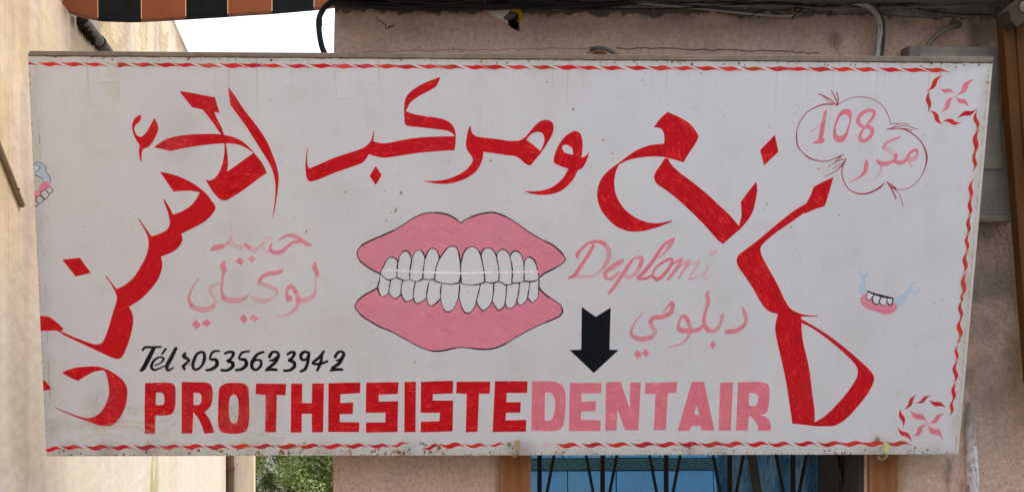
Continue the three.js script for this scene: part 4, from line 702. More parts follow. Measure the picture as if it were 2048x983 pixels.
const [wallMap, wallBump, wallCtx] = plasterTexture(WALL, [0.57, 0.41, 0.33], (x, y, o) => {
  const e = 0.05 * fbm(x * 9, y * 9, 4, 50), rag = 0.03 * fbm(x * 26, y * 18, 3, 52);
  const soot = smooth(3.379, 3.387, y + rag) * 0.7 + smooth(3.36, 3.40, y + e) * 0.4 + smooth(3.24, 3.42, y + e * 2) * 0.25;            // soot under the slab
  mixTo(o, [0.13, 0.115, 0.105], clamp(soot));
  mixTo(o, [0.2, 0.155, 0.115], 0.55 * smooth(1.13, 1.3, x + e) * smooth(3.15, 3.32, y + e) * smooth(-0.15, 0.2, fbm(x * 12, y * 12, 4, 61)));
  mixTo(o, [0.16, 0.14, 0.08], 0.75 * smooth(0.03, 0.0, Math.abs(x - 1.305 - (y - 3.1) * -0.09 + e * 0.25)) * smooth(2.9, 3.1, y));
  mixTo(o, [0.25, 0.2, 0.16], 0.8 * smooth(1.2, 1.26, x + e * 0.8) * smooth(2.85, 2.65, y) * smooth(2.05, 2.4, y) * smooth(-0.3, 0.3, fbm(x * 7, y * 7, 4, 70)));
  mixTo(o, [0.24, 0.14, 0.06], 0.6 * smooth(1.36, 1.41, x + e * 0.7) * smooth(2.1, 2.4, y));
  mixTo(o, [0.3, 0.2, 0.1], 0.5 * smooth(0.012, 0.0, Math.abs(x + 0.02 + e * 0.2)) * smooth(2.24, 2.2, y));
  mixTo(o, [0.42, 0.27, 0.12], 0.6 * smooth(0.025, 0.0, Math.abs(x - 1.085 + e * 0.5)) * smooth(2.25, 2.18, y));
  mixTo(o, [0.06, 0.05, 0.045], 0.7 * smooth(0.03, 0.002, Math.abs(x - 1.232 + e * 0.5)) * smooth(2.42, 2.2, Math.abs(y - 2.1) + 2.1) * smooth(-0.2, 0.2, fbm(x * 20, y * 10, 3, 75)));
  mixTo(o, [0.2, 0.19, 0.19], 0.5 * smooth(1.02, 1.1, x) * smooth(3.37, 3.33, Math.abs(y - 3.37) + 3.34) * smooth(0.0, 0.12, fbm(x * 8, y * 8, 3, 80)));
  mixTo(o, [0.17, 0.13, 0.09], 0.6 * smooth(0.03, 0.005, Math.hypot(x - 0.9, y - 3.32) + e * 0.5));
});
const toWall = (x, y) => [((x - WALL.u0) / (WALL.u1 - WALL.u0)) * 1760, ((WALL.v1 - y) / (WALL.v1 - WALL.v0)) * 1320];
function crack(ctx, pts, w, col) { ctx.strokeStyle = col; ctx.lineWidth = w; ctx.beginPath(); let last = pts[0]; ctx.moveTo(...toWall(...last)); for (const p of pts.slice(1)) { const n = 10; for (let i = 1; i <= n; i++) { const f = i / n; ctx.lineTo(...toWall(last[0] + (p[0] - last[0]) * f + rr(-0.003, 0.003), last[1] + (p[1] - last[1]) * f + rr(-0.003, 0.003))); } last = p; } ctx.stroke(); }
crack(wallCtx, [[0.3, 3.29], [0.5, 3.287], [0.7, 3.284], [0.86, 3.28]], 2.2, 'rgba(66,50,42,0.8)');
crack(wallCtx, [[-0.44, 3.272], [-0.2, 3.28], [0.1, 3.286], [0.24, 3.291]], 1.4, 'rgba(80,62,54,0.5)');
crack(wallCtx, [[0.905, 3.33], [0.9, 3.3], [0.92, 3.27]], 1.3, 'rgba(80,62,54,0.6)');
crack(wallCtx, [[-0.35, 3.37], [-0.32, 3.34], [-0.3, 3.345]], 2, 'rgba(60,46,40,0.7)');
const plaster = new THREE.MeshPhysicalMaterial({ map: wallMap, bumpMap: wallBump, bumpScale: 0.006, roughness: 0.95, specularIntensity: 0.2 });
const TOP = 3.396, CORNER = -0.466;
{
  const s = new THREE.Shape(); const path = [[CORNER, 0]];
  for (let y = 0.1; y < 3.45; y += 0.06) path.push([CORNER + 0.006 * fbm(y * 6, 1, 3, 2) - 0.004 * smooth(2.2, 3.4, y) * -1, y]);
  path.push([CORNER, 3.5], [3.2, 3.5], [3.2, 0], [0.984, 0], [0.984, 2.46], [0.07, 2.46], [0.07, 0]);
  s.setFromPoints(path.map((q) => new THREE.Vector2(...q)));
  const hole = new THREE.Path(); hole.setFromPoints([[-0.012, 3.376], [0.004, 3.385], [0.03, 3.388], [0.044, 3.378], [0.043, 3.364], [0.038, 3.352], [0.041, 3.340], [0.036, 3.333], [0.028, 3.337], [0.018, 3.342], [0.008, 3.350], [-0.006, 3.362]].map((q) => new THREE.Vector2(...q))); s.holes.push(hole);
  const g = new THREE.ExtrudeGeometry(s, { depth: 0.16, bevelEnabled: false, curveSegments: 2 }); g.translate(0, 0, -0.16);
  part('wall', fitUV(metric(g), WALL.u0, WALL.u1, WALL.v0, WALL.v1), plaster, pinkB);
  const dim = noisy(0.3, 0.24, 0.21, 0.25, 4, { rough: 0.95 }), dark = noisy(0.05, 0.045, 0.04, 0.4, 6, { rough: 0.95 });
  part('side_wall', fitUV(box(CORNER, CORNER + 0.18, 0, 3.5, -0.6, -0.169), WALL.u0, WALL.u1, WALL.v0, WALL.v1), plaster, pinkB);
  const inner = s.clone(); inner.holes = [];
  const ig = new THREE.ExtrudeGeometry(inner, { depth: 0.006, bevelEnabled: false, curveSegments: 2 }); ig.translate(0, 0, -0.168);
  part('added_bounce_face', metric(ig), noisy(0.78, 0.77, 0.75, 0.12, 3, { rough: 0.95 }), pinkB, 'white inner face of the wall added to bounce light onto the tiles');  // unseen white face, added to bounce daylight onto the blue tiles
  part('hole_backing', box(-0.05, 0.1, 3.3, 3.39, -0.19, -0.161), dark, pinkB);
  part('pipe_lagging', metric(tube([[0.018, 3.392, -0.004], [0.034, 3.388, 0.003], [0.043, 3.376, 0.003], [0.04, 3.362, -0.012]], 0.0075, 20, 8)), noisy(0.46, 0.27, 0.03, 0.3, 8, { rough: 0.9 }), pinkB, 'crumbling yellow lagging in the plaster hole');
  part('broken_plaster', metric(new THREE.IcosahedronGeometry(0.015, 1).scale(1.3, 0.62, 0.5).rotateZ(0.35).translate(0.012, 3.372, 0.002)), noisy(0.12, 0.1, 0.085, 0.5, 9, { rough: 1 }), pinkB, 'grey lump of broken plaster');
  const pf = new THREE.Shape([[-0.05, 3.386], [0.012, 3.39], [0.002, 3.37], [0.008, 3.352], [-0.012, 3.362], [-0.034, 3.374]].map((q) => new THREE.Vector2(...q)));
  part('filler_patch', metric(new THREE.ExtrudeGeometry(pf, { depth: 0.003, bevelEnabled: true, bevelSize: 0.001, bevelThickness: 0.001, bevelSegments: 1 })), noisy(0.58, 0.55, 0.52, 0.2, 7, { rough: 1 }), pinkB, 'patch of white filler beside the plaster hole');
  // ragged concrete ledge with a dark underside
  const concrete = noisy(0.22, 0.205, 0.195, 0.4, 7, { rough: 0.95 });
  part('ledge', box(CORNER - 0.01, 3.2, TOP + 0.012, 3.62, 0.003, 0.15, 0.004), concrete, pinkB);
  const edge = new THREE.Shape(); const lo = []; for (let x = CORNER + 0.004; x <= 1.345; x += 0.012) lo.push([x, TOP + 0.001 + 0.012 * fbm(x * 9, 3, 4, 1) * 1.6 - 0.006 * smooth(0.6, 1.2, x) - 0.012 * smooth(1.0, 1.06, x) * smooth(1.32, 1.25, x)]);
  edge.setFromPoints([...lo, [1.345, 3.42], [CORNER + 0.004, 3.42]].map((q) => new THREE.Vector2(...q)));
  const eg = new THREE.ExtrudeGeometry(edge, { depth: 0.009, bevelEnabled: true, bevelSize: 0.002, bevelThickness: 0.003, bevelSegments: 1 }); eg.translate(0, 0, -0.001);
  part('broken_edge', metric(eg), noisy(0.2, 0.185, 0.18, 0.7, 9, { rough: 1, rep: 3 }), pinkB, 'ragged dark mortar edge under the ledge');
  // terracotta bands beside the doorway
  const [tm, tctx] = canvasTexture(256, 1024); const tz = 3;
  pixelsTo(tctx, 256, 1024, (x, y, o) => { const n = 1 + 0.35 * fbm(x * 5, y * 9, 4, tz) + 0.15 * fbm(x * 50, y * 30, 2, tz), e = smooth(0.12, 0.0, Math.min(x, 1 - x) + 0.1 * fbm(x * 8, y * 30, 3, 9)); o[0] = 0.27 * n; o[1] = 0.11 * n; o[2] = 0.048 * n; mixTo(o, [0.36, 0.24, 0.13], e * 0.7); });
  const terra = new THREE.MeshPhysicalMaterial({ map: tm, roughness: 0.8, specularIntensity: 0.2 });
  for (const [x0, x1, l] of [[-0.015, 0.069, 'terracotta band next to the plain plaster'], [0.992, 1.074, 'terracotta band next to the white drip']]) {
    const g2 = new RoundedBoxGeometry(x1 - x0, 2.5, 0.02, 2, 0.004); const uv = g2.attributes.uv; for (let i = 0; i < uv.count; i++) uv.setY(i, uv.getY(i) * 4);
    g2.translate((x0 + x1) / 2, 1.25, 0.004); part('door_jamb', g2, terra, pinkB, l);
  }
  // tiled lobby
  
  const tiled = part('tiled_wall', box(-0.46, 2.2, 0, 2.33, -0.78, -0.756), noisy(0.05, 0.12, 0.13, 0.4, 8, { rough: 0.9 }), pinkB);
  const glaze = [0, 1, 2, 3].map((i) => { const m = noisy(0.13 + 0.01 * i, 0.41 + 0.014 * i, 0.74 + 0.012 * i, 0.07, 3, { rough: 0.28 }); return m; });
  const tg = new RoundedBoxGeometry(0.1505, 0.152, 0.009, 2, 0.002), dk = [0, 1].map((i) => noisy(0.055, 0.12 + i * 0.01, 0.14 + i * 0.008, 1.2, 16, { rough: 0.35, rep: 1 })), bg = new RoundedBoxGeometry(0.1533, 0.034, 0.011, 2, 0.001);
  for (let row = -3; row <= 0; row++) for (let c = 0; c < 8; c++) {
    const off = row >= 0 ? 0.138 : 0, x = 0.02 + 0.1535 * c + off - 0.153 * (off > 0), y = row < 0 ? 2.0755 - 0.0775 - (-1 - row) * 0.1545 : 2.1135 + 0.0765 + row * 0.1545;
    if (x < -0.06 || x > 1.1) continue;
    const m = part('tile', tg, glaze[Math.floor(rnd() * 4)], tiled); m.scale.setScalar(1.067); m.position.set((x + 0.3566) * 1.067 - 0.3566, (y + rr(-0.0008, 0.0008) - 2.6) * 1.067 + 2.6, -0.7525 + rr(-0.0005, 0.0005)); m.rotation.set(rr(-0.004, 0.004), rr(-0.004, 0.004), rr(-0.002, 0.002));
  }
  for (let c = 0; c < 7; c++) { const m = part('border_tile', bg, dk[c % 2], tiled); m.scale.setScalar(1.067); m.position.set((0.06 + 0.1535 * c + 0.3566) * 1.067 - 0.3566, (2.0945 - 2.6) * 1.067 + 2.6, -0.7515); }
}
// ------------------------------------------------------------------ grille, curtain and pole in the doorway
{
  const iron = noisy(0.013, 0.0125, 0.012, 0.5, 8, { rough: 0.55 });
  const g = thing('door_grille', 'black iron grille of upright and slanting bars in the doorway', 'grille', 0, 1.2, -0.1);
  const B = (a, b, w, z) => part('bar', flatBar([a[0], a[1] - 1.2, z], [b[0], b[1] - 1.2, z], w, 0.008), iron, g);
  for (const x of [0.1055, 0.2825, 0.4615, 0.641, 0.8205, 0.998]) {
    if (x < 0.98) B([x, 1.326], [x + 0.002, 2.434], 0.0118, 0);
    for (const q of [-1, 1]) if (x + q * 0.089 > 0.07 && x + q * 0.089 < 0.98) B([x + q * 0.006, 1.98], [x + q * 0.0875, 2.4], 0.0072, -0.0095);
  }
  for (const y of [1.32, 2.44]) part('rail', box(0.071, 0.983, y - 1.2 - 0.006, y - 1.2 + 0.006, -0.0055, 0.0055), iron, g);
}
{
  // sheet of patterned blue plastic hanging inside, and the pole that leans before it
  const W = 512, H = 512, [ct, cctx] = canvasTexture(W, H), z = 11;
  pixelsTo(cctx, W, H, (x, y, o) => {
    const warp = 0.3 * fbm(x * 5, y * 3, 3, z), column = Math.floor(x * 9 + warp), zig = Math.abs(((x * 9 + warp) % 1) - 0.5) * 2;
    const chev = Math.sin((y * 15 + zig * 1.3 + column * 1.7) * Math.PI), grain = fbm(x * 70, y * 22, 3, z);
    const lo = fbm(x * 4, y * 6, 3, z + 3), spot = smooth(0.82, 1, Math.sin((y * 4.5 + column * 0.37) * Math.PI * 2)) * smooth(0.6, 0.2, zig);
    const f = clamp(0.46 + 0.2 * chev * grain * 3 + 0.7 * grain + 0.5 * lo);
    o[0] = 0.04 + 0.15 * f; o[1] = 0.12 + 0.42 * f; o[2] = 0.26 + 0.56 * f; mixTo(o, [0.09, 0.34, 0.72], 0.8 * spot);
  });
  const sheet = thing('plastic_curtain', 'blue mottled plastic curtain hanging behind the grille beside the leaning pole', 'curtain', 0.805, 1.2, -0.27);
  const g = new THREE.PlaneGeometry(0.31, 1.24, 60, 8), p = g.attributes.position; g.translate(0, 0.62, 0);
  for (let i = 0; i < p.count; i++) p.setZ(i, 0.012 * Math.sin(p.getX(i) * 70) + 0.006 * Math.sin(p.getX(i) * 33 + 1));
  g.computeVertexNormals(); const uv = g.attributes.uv; for (let i = 0; i < uv.count; i++) uv.setXY(i, uv.getX(i) * 0.62, uv.getY(i) * 2.4);
  const cm = new THREE.MeshPhysicalMaterial({ map: ct, roughness: 0.5, side: THREE.DoubleSide });
  part('sheet', g, cm, sheet); part('curtain_rod', metric(rod([-0.155, 1.242, 0], [0.175, 1.242, 0], 0.006)), noisy(0.2, 0.19, 0.17, 0.2, 4, { rough: 0.4, metal: 0.6 }), sheet);
  const pole = thing('leaning_pole', 'dark olive round pole leaning inside the doorway grille', 'pole', 0.74, 1.2, -0.15);
  part('shaft', metric(rod([0.125, 0.0, 0.0], [-0.062, 1.255, 0.0], 0.0125, 16)), noisy(0.06, 0.052, 0.036, 0.25, 6, { rough: 0.35 }), pole);
  for (const [y, x] of [[0.0, 0.125], [1.255, -0.062]]) part('end_cap', metric(new THREE.CylinderGeometry(0.014, 0.014, 0.014, 16).translate(x, y, 0)), noisy(0.03, 0.03, 0.03, 0.2, 6, { rough: 0.6 }), pole);
  const leaf = thing('door_leaf', 'open dark grey metal door leaf standing at the edge of the doorway', 'door', 0.965, 0, -0.14);
  const grey = noisy(0.05, 0.05, 0.05, 0.35, 5, { rough: 0.55 });
  part('stile', box(-0.012, 0.0185, 0.02, 2.45, -0.02, 0.024, 0.003), grey, leaf); part('frame', box(0.004, 0.0185, 0.02, 2.45, 0.025, 0.137, 0.002), noisy(0.055, 0.05, 0.046, 0.4, 5, { rough: 0.6 }), leaf);
  part('panel', box(-0.004, 0.01, 0.02, 2.45, -0.36, -0.03), noisy(0.07, 0.068, 0.065, 0.3, 5, { rough: 0.55 }), leaf);
  part('hinge', metric(rod([0.0, 2.1, 0.024], [0.0, 2.19, 0.024], 0.005, 10)), noisy(0.1, 0.09, 0.08, 0.2, 5, { rough: 0.5 }), leaf);
}
// ------------------------------------------------------------------ wires and pipes on the pink wall
const rubber = noisy(0.02, 0.02, 0.022, 0.4, 6, { rough: 0.55 }), paintedPlastic = noisy(0.34, 0.32, 0.3, 0.3, 9, { rough: 0.6 }), greyPlastic = noisy(0.16, 0.145, 0.13, 0.3, 8, { rough: 0.7 });
{
  const b = thing('cable_bundle', 'bundle of black cables strung along the wall under the ledge', 'cables', -0.16, 3.4, 0.03);
  for (let i = 0; i < 11; i++) {
    const pts = []; const y0 = rr(-0.006, 0.017), z0 = rr(-0.012, 0.018), ph = rr(0, 6);
    const x1 = i > 8 ? 0.75 + rr(0, 0.3) : i < 5 ? 0.34 + rr(0, 0.24) : 0.24 + rr(0, 0.06);
    for (let k = 0; k <= 8; k++) { const f = k / 8, x = -0.305 + f * (x1 + 0.305); pts.push([x, y0 + 0.004 * Math.sin(f * 9 + ph) - 0.008 * Math.sin(f * Math.PI) + (f > 0.75 ? (f - 0.75) * 0.06 : 0) - (i === 2 ? 0.008 : 0), z0 + 0.005 * Math.sin(f * 7 + ph)]); }
    part('cable', metric(tube(pts, i > 8 ? 0.0018 : rr(0.0028, 0.006), 60, 8)), rubber, b);
  }
  part('cable_tie', metric(new THREE.TorusGeometry(0.02, 0.0022, 6, 20).rotateY(Math.PI / 2).translate(0.1, 0.005, 0.003)), noisy(0.12, 0.1, 0.09, 0.2, 5), b);
  const lw = thing('loose_wires', 'tangle of thin slack wires under the ledge above the sign', 'wires', 0.5, 3.39, 0.045);
  for (let i = 0; i < 12; i++) {
    const x0 = rr(-0.9, 0.2), x1 = Math.min(0.83, x0 + rr(0.4, 1.1)), y0 = rr(0.014, 0.034), y1 = rr(0.008, 0.032), sag = rr(0.002, 0.018), ph = rr(0, 6), pts = [];
    for (let k = 0; k <= 14; k++) { const f = k / 14; pts.push([x0 + (x1 - x0) * f, y0 + (y1 - y0) * f - sag * Math.sin(f * Math.PI) + 0.0022 * Math.sin(f * 23 + ph) + 0.0012 * Math.sin(f * 51 + ph * 2), -0.02 + 0.006 * Math.sin(f * 11 + ph) + i * 0.003]); }
    if (i % 3 === 0) { const l = pts[14]; pts.push([l[0] + 0.012, l[1] - 0.012, l[2]], [l[0] + 0.016, l[1] - 0.034, l[2] - 0.006]); }
    part('wire', metric(tube(pts, rr(0.0011, 0.0026), 90, 6)), [rubber, noisy(0.1, 0.09, 0.08, 0.4, 8), noisy(0.25, 0.23, 0.2, 0.4, 8), noisy(0.05, 0.045, 0.045, 0.4, 8)][i % 4], lw);
  }
  for (const x of [-0.62, -0.1, 0.28, 0.62]) part('clip', metric(new RoundedBoxGeometry(0.008, 0.022, 0.012, 1, 0.002).rotateZ(0.1).translate(x, 0.008, -0.036)), noisy(0.2, 0.18, 0.16, 0.3, 6), lw);
  part('drop_wire', metric(tube([[0.512, 0.05, -0.02], [0.513, 0.02, -0.018], [0.511, -0.01, -0.03]], 0.0014, 20, 6)), rubber, lw);
  const h = thing('hanging_cable', 'thick black cable looping down past the corner against the bright gap', 'cable', -0.48, 3.28, 0.03);
  part('cable', metric(tube([[0.17, 0.137, 0.0], [0.1, 0.133, 0], [0.045, 0.127, 0.0], [0.0, 0.112, 0], [-0.02, 0.08, 0], [-0.021, 0.045, 0], [-0.013, 0.0, 0], [0.004, -0.04, 0], [0.01, -0.09, -0.01]], 0.0078, 60, 10)), rubber, h);
  part('cable', metric(tube([[0.17, 0.131, 0.01], [0.09, 0.14, 0.008], [0.02, 0.128, 0.008], [-0.014, 0.1, 0.006], [-0.016, 0.06, 0.008], [-0.021, 0.02, 0.004], [-0.003, -0.03, 0.006], [0.016, -0.09, 0]], 0.0042, 60, 10)), rubber, h);
  part('silver_cap', metric(rod([0.045, 0.113, 0.004], [0.07, 0.118, 0.006], 0.0045, 10)), noisy(0.55, 0.56, 0.58, 0.2, 6, { rough: 0.3, metal: 0.7 }), h);
  const w = thing('white_cable', 'dirty white cable running level to a knotted tie under the ledge', 'cable', 0.4, 3.38, 0.022);
  part('sheath', metric(tube([[-0.1, 0.03, 0], [0.0, 0.0225, 0], [0.08, 0.0165, 0], [0.19, 0.006, 0], [0.28, -0.002, 0], [0.36, -0.006, 0.002], [0.382, -0.004, 0.004]], 0.0033, 50, 8)), paintedPlastic, w);
  part('knot', metric(new THREE.TorusKnotGeometry(0.0085, 0.0028, 60, 8, 2, 3).translate(0.385, 0.003, 0.004)), noisy(0.2, 0.16, 0.12, 0.3, 7), w);
  part('tail', metric(tube([[0.383, 0.0, 0.004], [0.378, -0.008, 0.006], [0.374, -0.016, 0.004]], 0.0026, 14, 8)), noisy(0.1, 0.06, 0.045, 0.3, 7), w);
  const t = thing('thin_black_wire', 'thin black wire dipping from the knotted tie towards the metal box', 'wire', 0.72, 3.39, 0.024);
  part('strand', metric(tube([[-0.06, -0.018, 0], [-0.03, -0.003, 0.002], [0.03, -0.0005, 0], [0.07, 0.006, 0], [0.13, 0.019, 0.002], [0.22, 0.026, 0], [0.34, 0.018, 0], [0.42, 0.004, 0], [0.5, -0.006, 0], [0.6, -0.007, 0]], 0.0013, 80, 6)), rubber, t);
  part('twist', metric(new THREE.TorusKnotGeometry(0.008, 0.0016, 60, 6, 3, 5).translate(0.07, 0.005, 0.004)), rubber, t);
  const c = thing('bent_conduit', 'peeling white conduit bending down behind the sign', 'conduit', 1.0, 3.4, 0.032);
  const [pm, pctx] = canvasTexture(256, 512); pixelsTo(pctx, 256, 512, (x, y, o) => { const n = 1 + 0.4 * fbm(x * 6, y * 14, 3, 4), f = smooth(0.12, 0.2, fbm(x * 9, y * 24, 4, 9)); o[0] = 0.36 * n; o[1] = 0.345 * n; o[2] = 0.335 * n; mixTo(o, [0.05, 0.045, 0.04], f * 0.9); });
  const pvc = new THREE.MeshStandardMaterial({ map: pm, roughness: 0.55 });
  part('pipe', tube([[-0.26, 0.028, 0], [-0.12, 0.016, 0], [-0.06, 0.012, 0], [-0.02, 0.0, 0], [0.005, -0.024, 0], [0.013, -0.06, 0], [0.008, -0.1, 0], [0.0, -0.17, 0]], 0.0085, 60, 14), pvc, c);
  part('cable', metric(tube([[-0.06, 0.019, 0.004], [-0.01, 0.005, 0.006], [0.016, -0.03, 0.004], [0.022, -0.07, 0.004], [0.013, -0.17, 0.004]], 0.0045, 40, 8)), noisy(0.07, 0.065, 0.06, 0.5, 9), c);
  const gcable = thing('grey_cable_stub', 'thick grey cable sticking out of the plaster above the metal box', 'cable', 1.17, 3.3, 0.03);
  part('sheath', metric(tube([[0.075, 0.063, -0.03], [0.05, 0.052, -0.008], [0.01, 0.032, 0.004], [-0.025, 0.0, 0.008], [-0.045, -0.034, 0.008], [-0.06, -0.07, 0]], 0.0066, 40, 10)), greyPlastic, gcable);
  part('mortar_collar', metric(new THREE.IcosahedronGeometry(0.016, 1).scale(1.2, 0.8, 0.5).translate(0.066, 0.061, -0.03)), noisy(0.2, 0.16, 0.14, 0.4, 9, { rough: 1 }), gcable);
  const stub = thing('broken_pipe_stub', 'short bent grey pipe over a chip of red brick at the top of the sign', 'pipe', 0.26, 3.27, 0.02);
  part('tube', metric(tube([[-0.026, 0.016, -0.018], [-0.014, 0.0145, 0.004], [0.01, 0.01, 0.01], [0.04, -0.008, 0.01], [0.07, -0.04, 0.004]], 0.0055, 30, 10)), greyPlastic, stub);
  part('brick_chip', metric(new THREE.DodecahedronGeometry(0.019, 0).scale(1.5, 0.9, 0.5).translate(-0.005, -0.004, -0.016)), noisy(0.34, 0.13, 0.05, 0.35, 8, { rough: 1 }), stub);
  // plaster-covered pipe with white drips
  const d = thing('white_plaster_pipe', 'pipe under white flaking plaster running down the pink wall', 'pipe', 1.27, 1.2, 0.0);
  const [dm, dctx] = canvasTexture(1024, 128); pixelsTo(dctx, 1024, 128, (y, x, o) => { const n = 1 + 0.25 * fbm(x * 6, y * 30, 4, 6), f = smooth(0.1, 0.25, fbm(x * 5, y * 34, 4, 15)); o[0] = 0.74 * n; o[1] = 0.71 * n; o[2] = 0.71 * n; mixTo(o, [0.5, 0.37, 0.31], f * 0.8); mixTo(o, [0.2, 0.15, 0.12], smooth(0.2, 0.32, fbm(x * 9 + 3, y * 60, 3, 25)) * 0.85); mixTo(o, [0.3, 0.235, 0.19], smooth(0.8, 0.87, y + 0.06 * fbm(x * 5, y * 20, 3, 2)) * 0.85); });
  const pl = new THREE.MeshStandardMaterial({ map: dm, roughness: 0.95, bumpMap: wallBump, bumpScale: 0.004 });
  const dg = new THREE.TubeGeometry(new THREE.CatmullRomCurve3([[0.016, 0, 0.004], [0.014, 0.5, 0.004], [0.013, 0.8, 0.004], [0.012, 0.92, 0.004], [0.008, 1.0, 0.001], [0.005, 1.06, -0.006], [0.002, 1.13, -0.016], [0.0, 1.23, -0.03]].map((q) => V(...q))), 120, 0.0165, 16), dp = dg.attributes.position;
  for (let i = 0; i < dp.count; i++) { const x = dp.getX(i), y = dp.getY(i), k = 0.0022 * fbm(y * 40, x * 90, 3, 5) * 2; dp.setX(i, x + k); dp.setZ(i, dp.getZ(i) + k); }
  dg.computeVertexNormals(); part('plaster_crust', dg, pl, d);
  part('pipe', metric(rod([0.016, -1.2, 0.006], [0.016, 0.02, 0.006], 0.011, 12)), noisy(0.4, 0.38, 0.37, 0.2, 6), d);
}
// ------------------------------------------------------------------ metal box, shutter and beam at the far end of the wall
{
  const m = thing('metal_box', 'grey painted metal box fixed behind the end of the sign by the brown shutter', 'box', 1.09, 2.82, 0.003);
  const s = new THREE.Shape([[0, 0], [0.288, 0.004], [0.252, 0.464], [0, 0.464]].map((q) => new THREE.Vector2(...q)));
  const g = new THREE.ExtrudeGeometry(s, { depth: 0.045, bevelEnabled: true, bevelSize: 0.006, bevelThickness: 0.006, bevelSegments: 4 });
  const grey = noisy(0.23, 0.205, 0.17, 0.42, 5, { rough: 0.7 });
  part('casing', metric(g), grey, m);
  const s2 = new THREE.Shape([[0.02, 0.14], [0.245, 0.14], [0.232, 0.447], [0.02, 0.447]].map((q) => new THREE.Vector2(...q)));
  const lid = new THREE.ExtrudeGeometry(s2, { depth: 0.002, bevelEnabled: true, bevelSize: 0.001, bevelThickness: 0.001, bevelSegments: 1 }); lid.translate(0, 0, 0.0515);
  part('lid', metric(lid), noisy(0.25, 0.222, 0.182, 0.42, 5, { rough: 0.7 }), m);
  part('drip_lip', box(0.0, 0.29, -0.004, 0.014, 0.044, 0.06, 0.004), grey, m);
  const sh = thing('brown_shutter', 'tall brown wooden shutter hanging at a slant beside the metal box', 'shutter', 1.302, 2.39, 0.1);
  const [wm, wctx] = canvasTexture(512, 1024); pixelsTo(wctx, 512, 1024, (x, y, o) => { const n = 1 + 0.4 * fbm(x * 22, y * 2.5, 4, 3) + 0.18 * fbm(x * 90, y * 6, 2, 8) + 0.25 * fbm(x * 3, y * 4, 3, 13); o[0] = 0.1 * n; o[1] = 0.042 * n; o[2] = 0.012 * n; });
  const wood = new THREE.MeshPhysicalMaterial({ map: wm, roughness: 0.7, specularIntensity: 0.2 });
  const plank = (a, b, z, th) => { const q = new THREE.Shape([[a[0], a[1]], [b[0], b[1]], [b[2], b[3]], [a[2], a[3]]].map((v) => new THREE.Vector2(...v))); const e = new THREE.ExtrudeGeometry(q, { depth: th, bevelEnabled: true, bevelSize: 0.002, bevelThickness: 0.002, bevelSegments: 2 }); e.translate(0, 0, z); return metric(e); };
  part('plank', plank([0.068, 0.0, -0.006, 0.97], [0.1, -0.03, 0.027, 1.0]), wood, sh);
  sh.children.pop();
  part('plank', plank([0.070, 0.0, -0.004, 0.965], [0.094, -0.02, 0.023, 1.0], 0.0, 0.03), wood, sh);
  part('plank', plank([0.097, -0.022, 0.026, 1.0], [0.131, -0.05, 0.056, 1.03], 0.008, 0.026), wood, sh);
  part('plank', plank([0.134, -0.052, 0.059, 1.03], [0.21, -0.1, 0.135, 1.08], 0.0, 0.03), wood, sh);
  part('batten', box(0.02, 0.2, 0.7, 0.76, -0.022, -0.003, 0.002), wood, sh);
  const bm = thing('sooty_beam', 'dark sooty beam slanting up above the brown shutter', 'beam', 1.3, 3.33, 0.12);
  const bs = new THREE.Shape([[-0.012, 0.025], [0.006, 0.045], [0.16, 0.16], [0.24, 0.16], [0.02, -0.008], [0.008, -0.015], [-0.004, -0.002]].map((q) => new THREE.Vector2(...q)));
  const be = new THREE.ExtrudeGeometry(bs, { depth: 0.06, bevelEnabled: true, bevelSize: 0.002, bevelThickness: 0.002, bevelSegments: 2 });
  part('timber', metric(be), noisy(0.06, 0.047, 0.034, 0.5, 7, { rough: 0.9 }), bm);
  part('plaster_smear', metric(new THREE.IcosahedronGeometry(0.012, 1).scale(0.8, 1.2, 0.3).translate(0.024, 0.034, 0.063)), noisy(0.2, 0.17, 0.15, 0.4, 9, { rough: 1 }), bm);
}
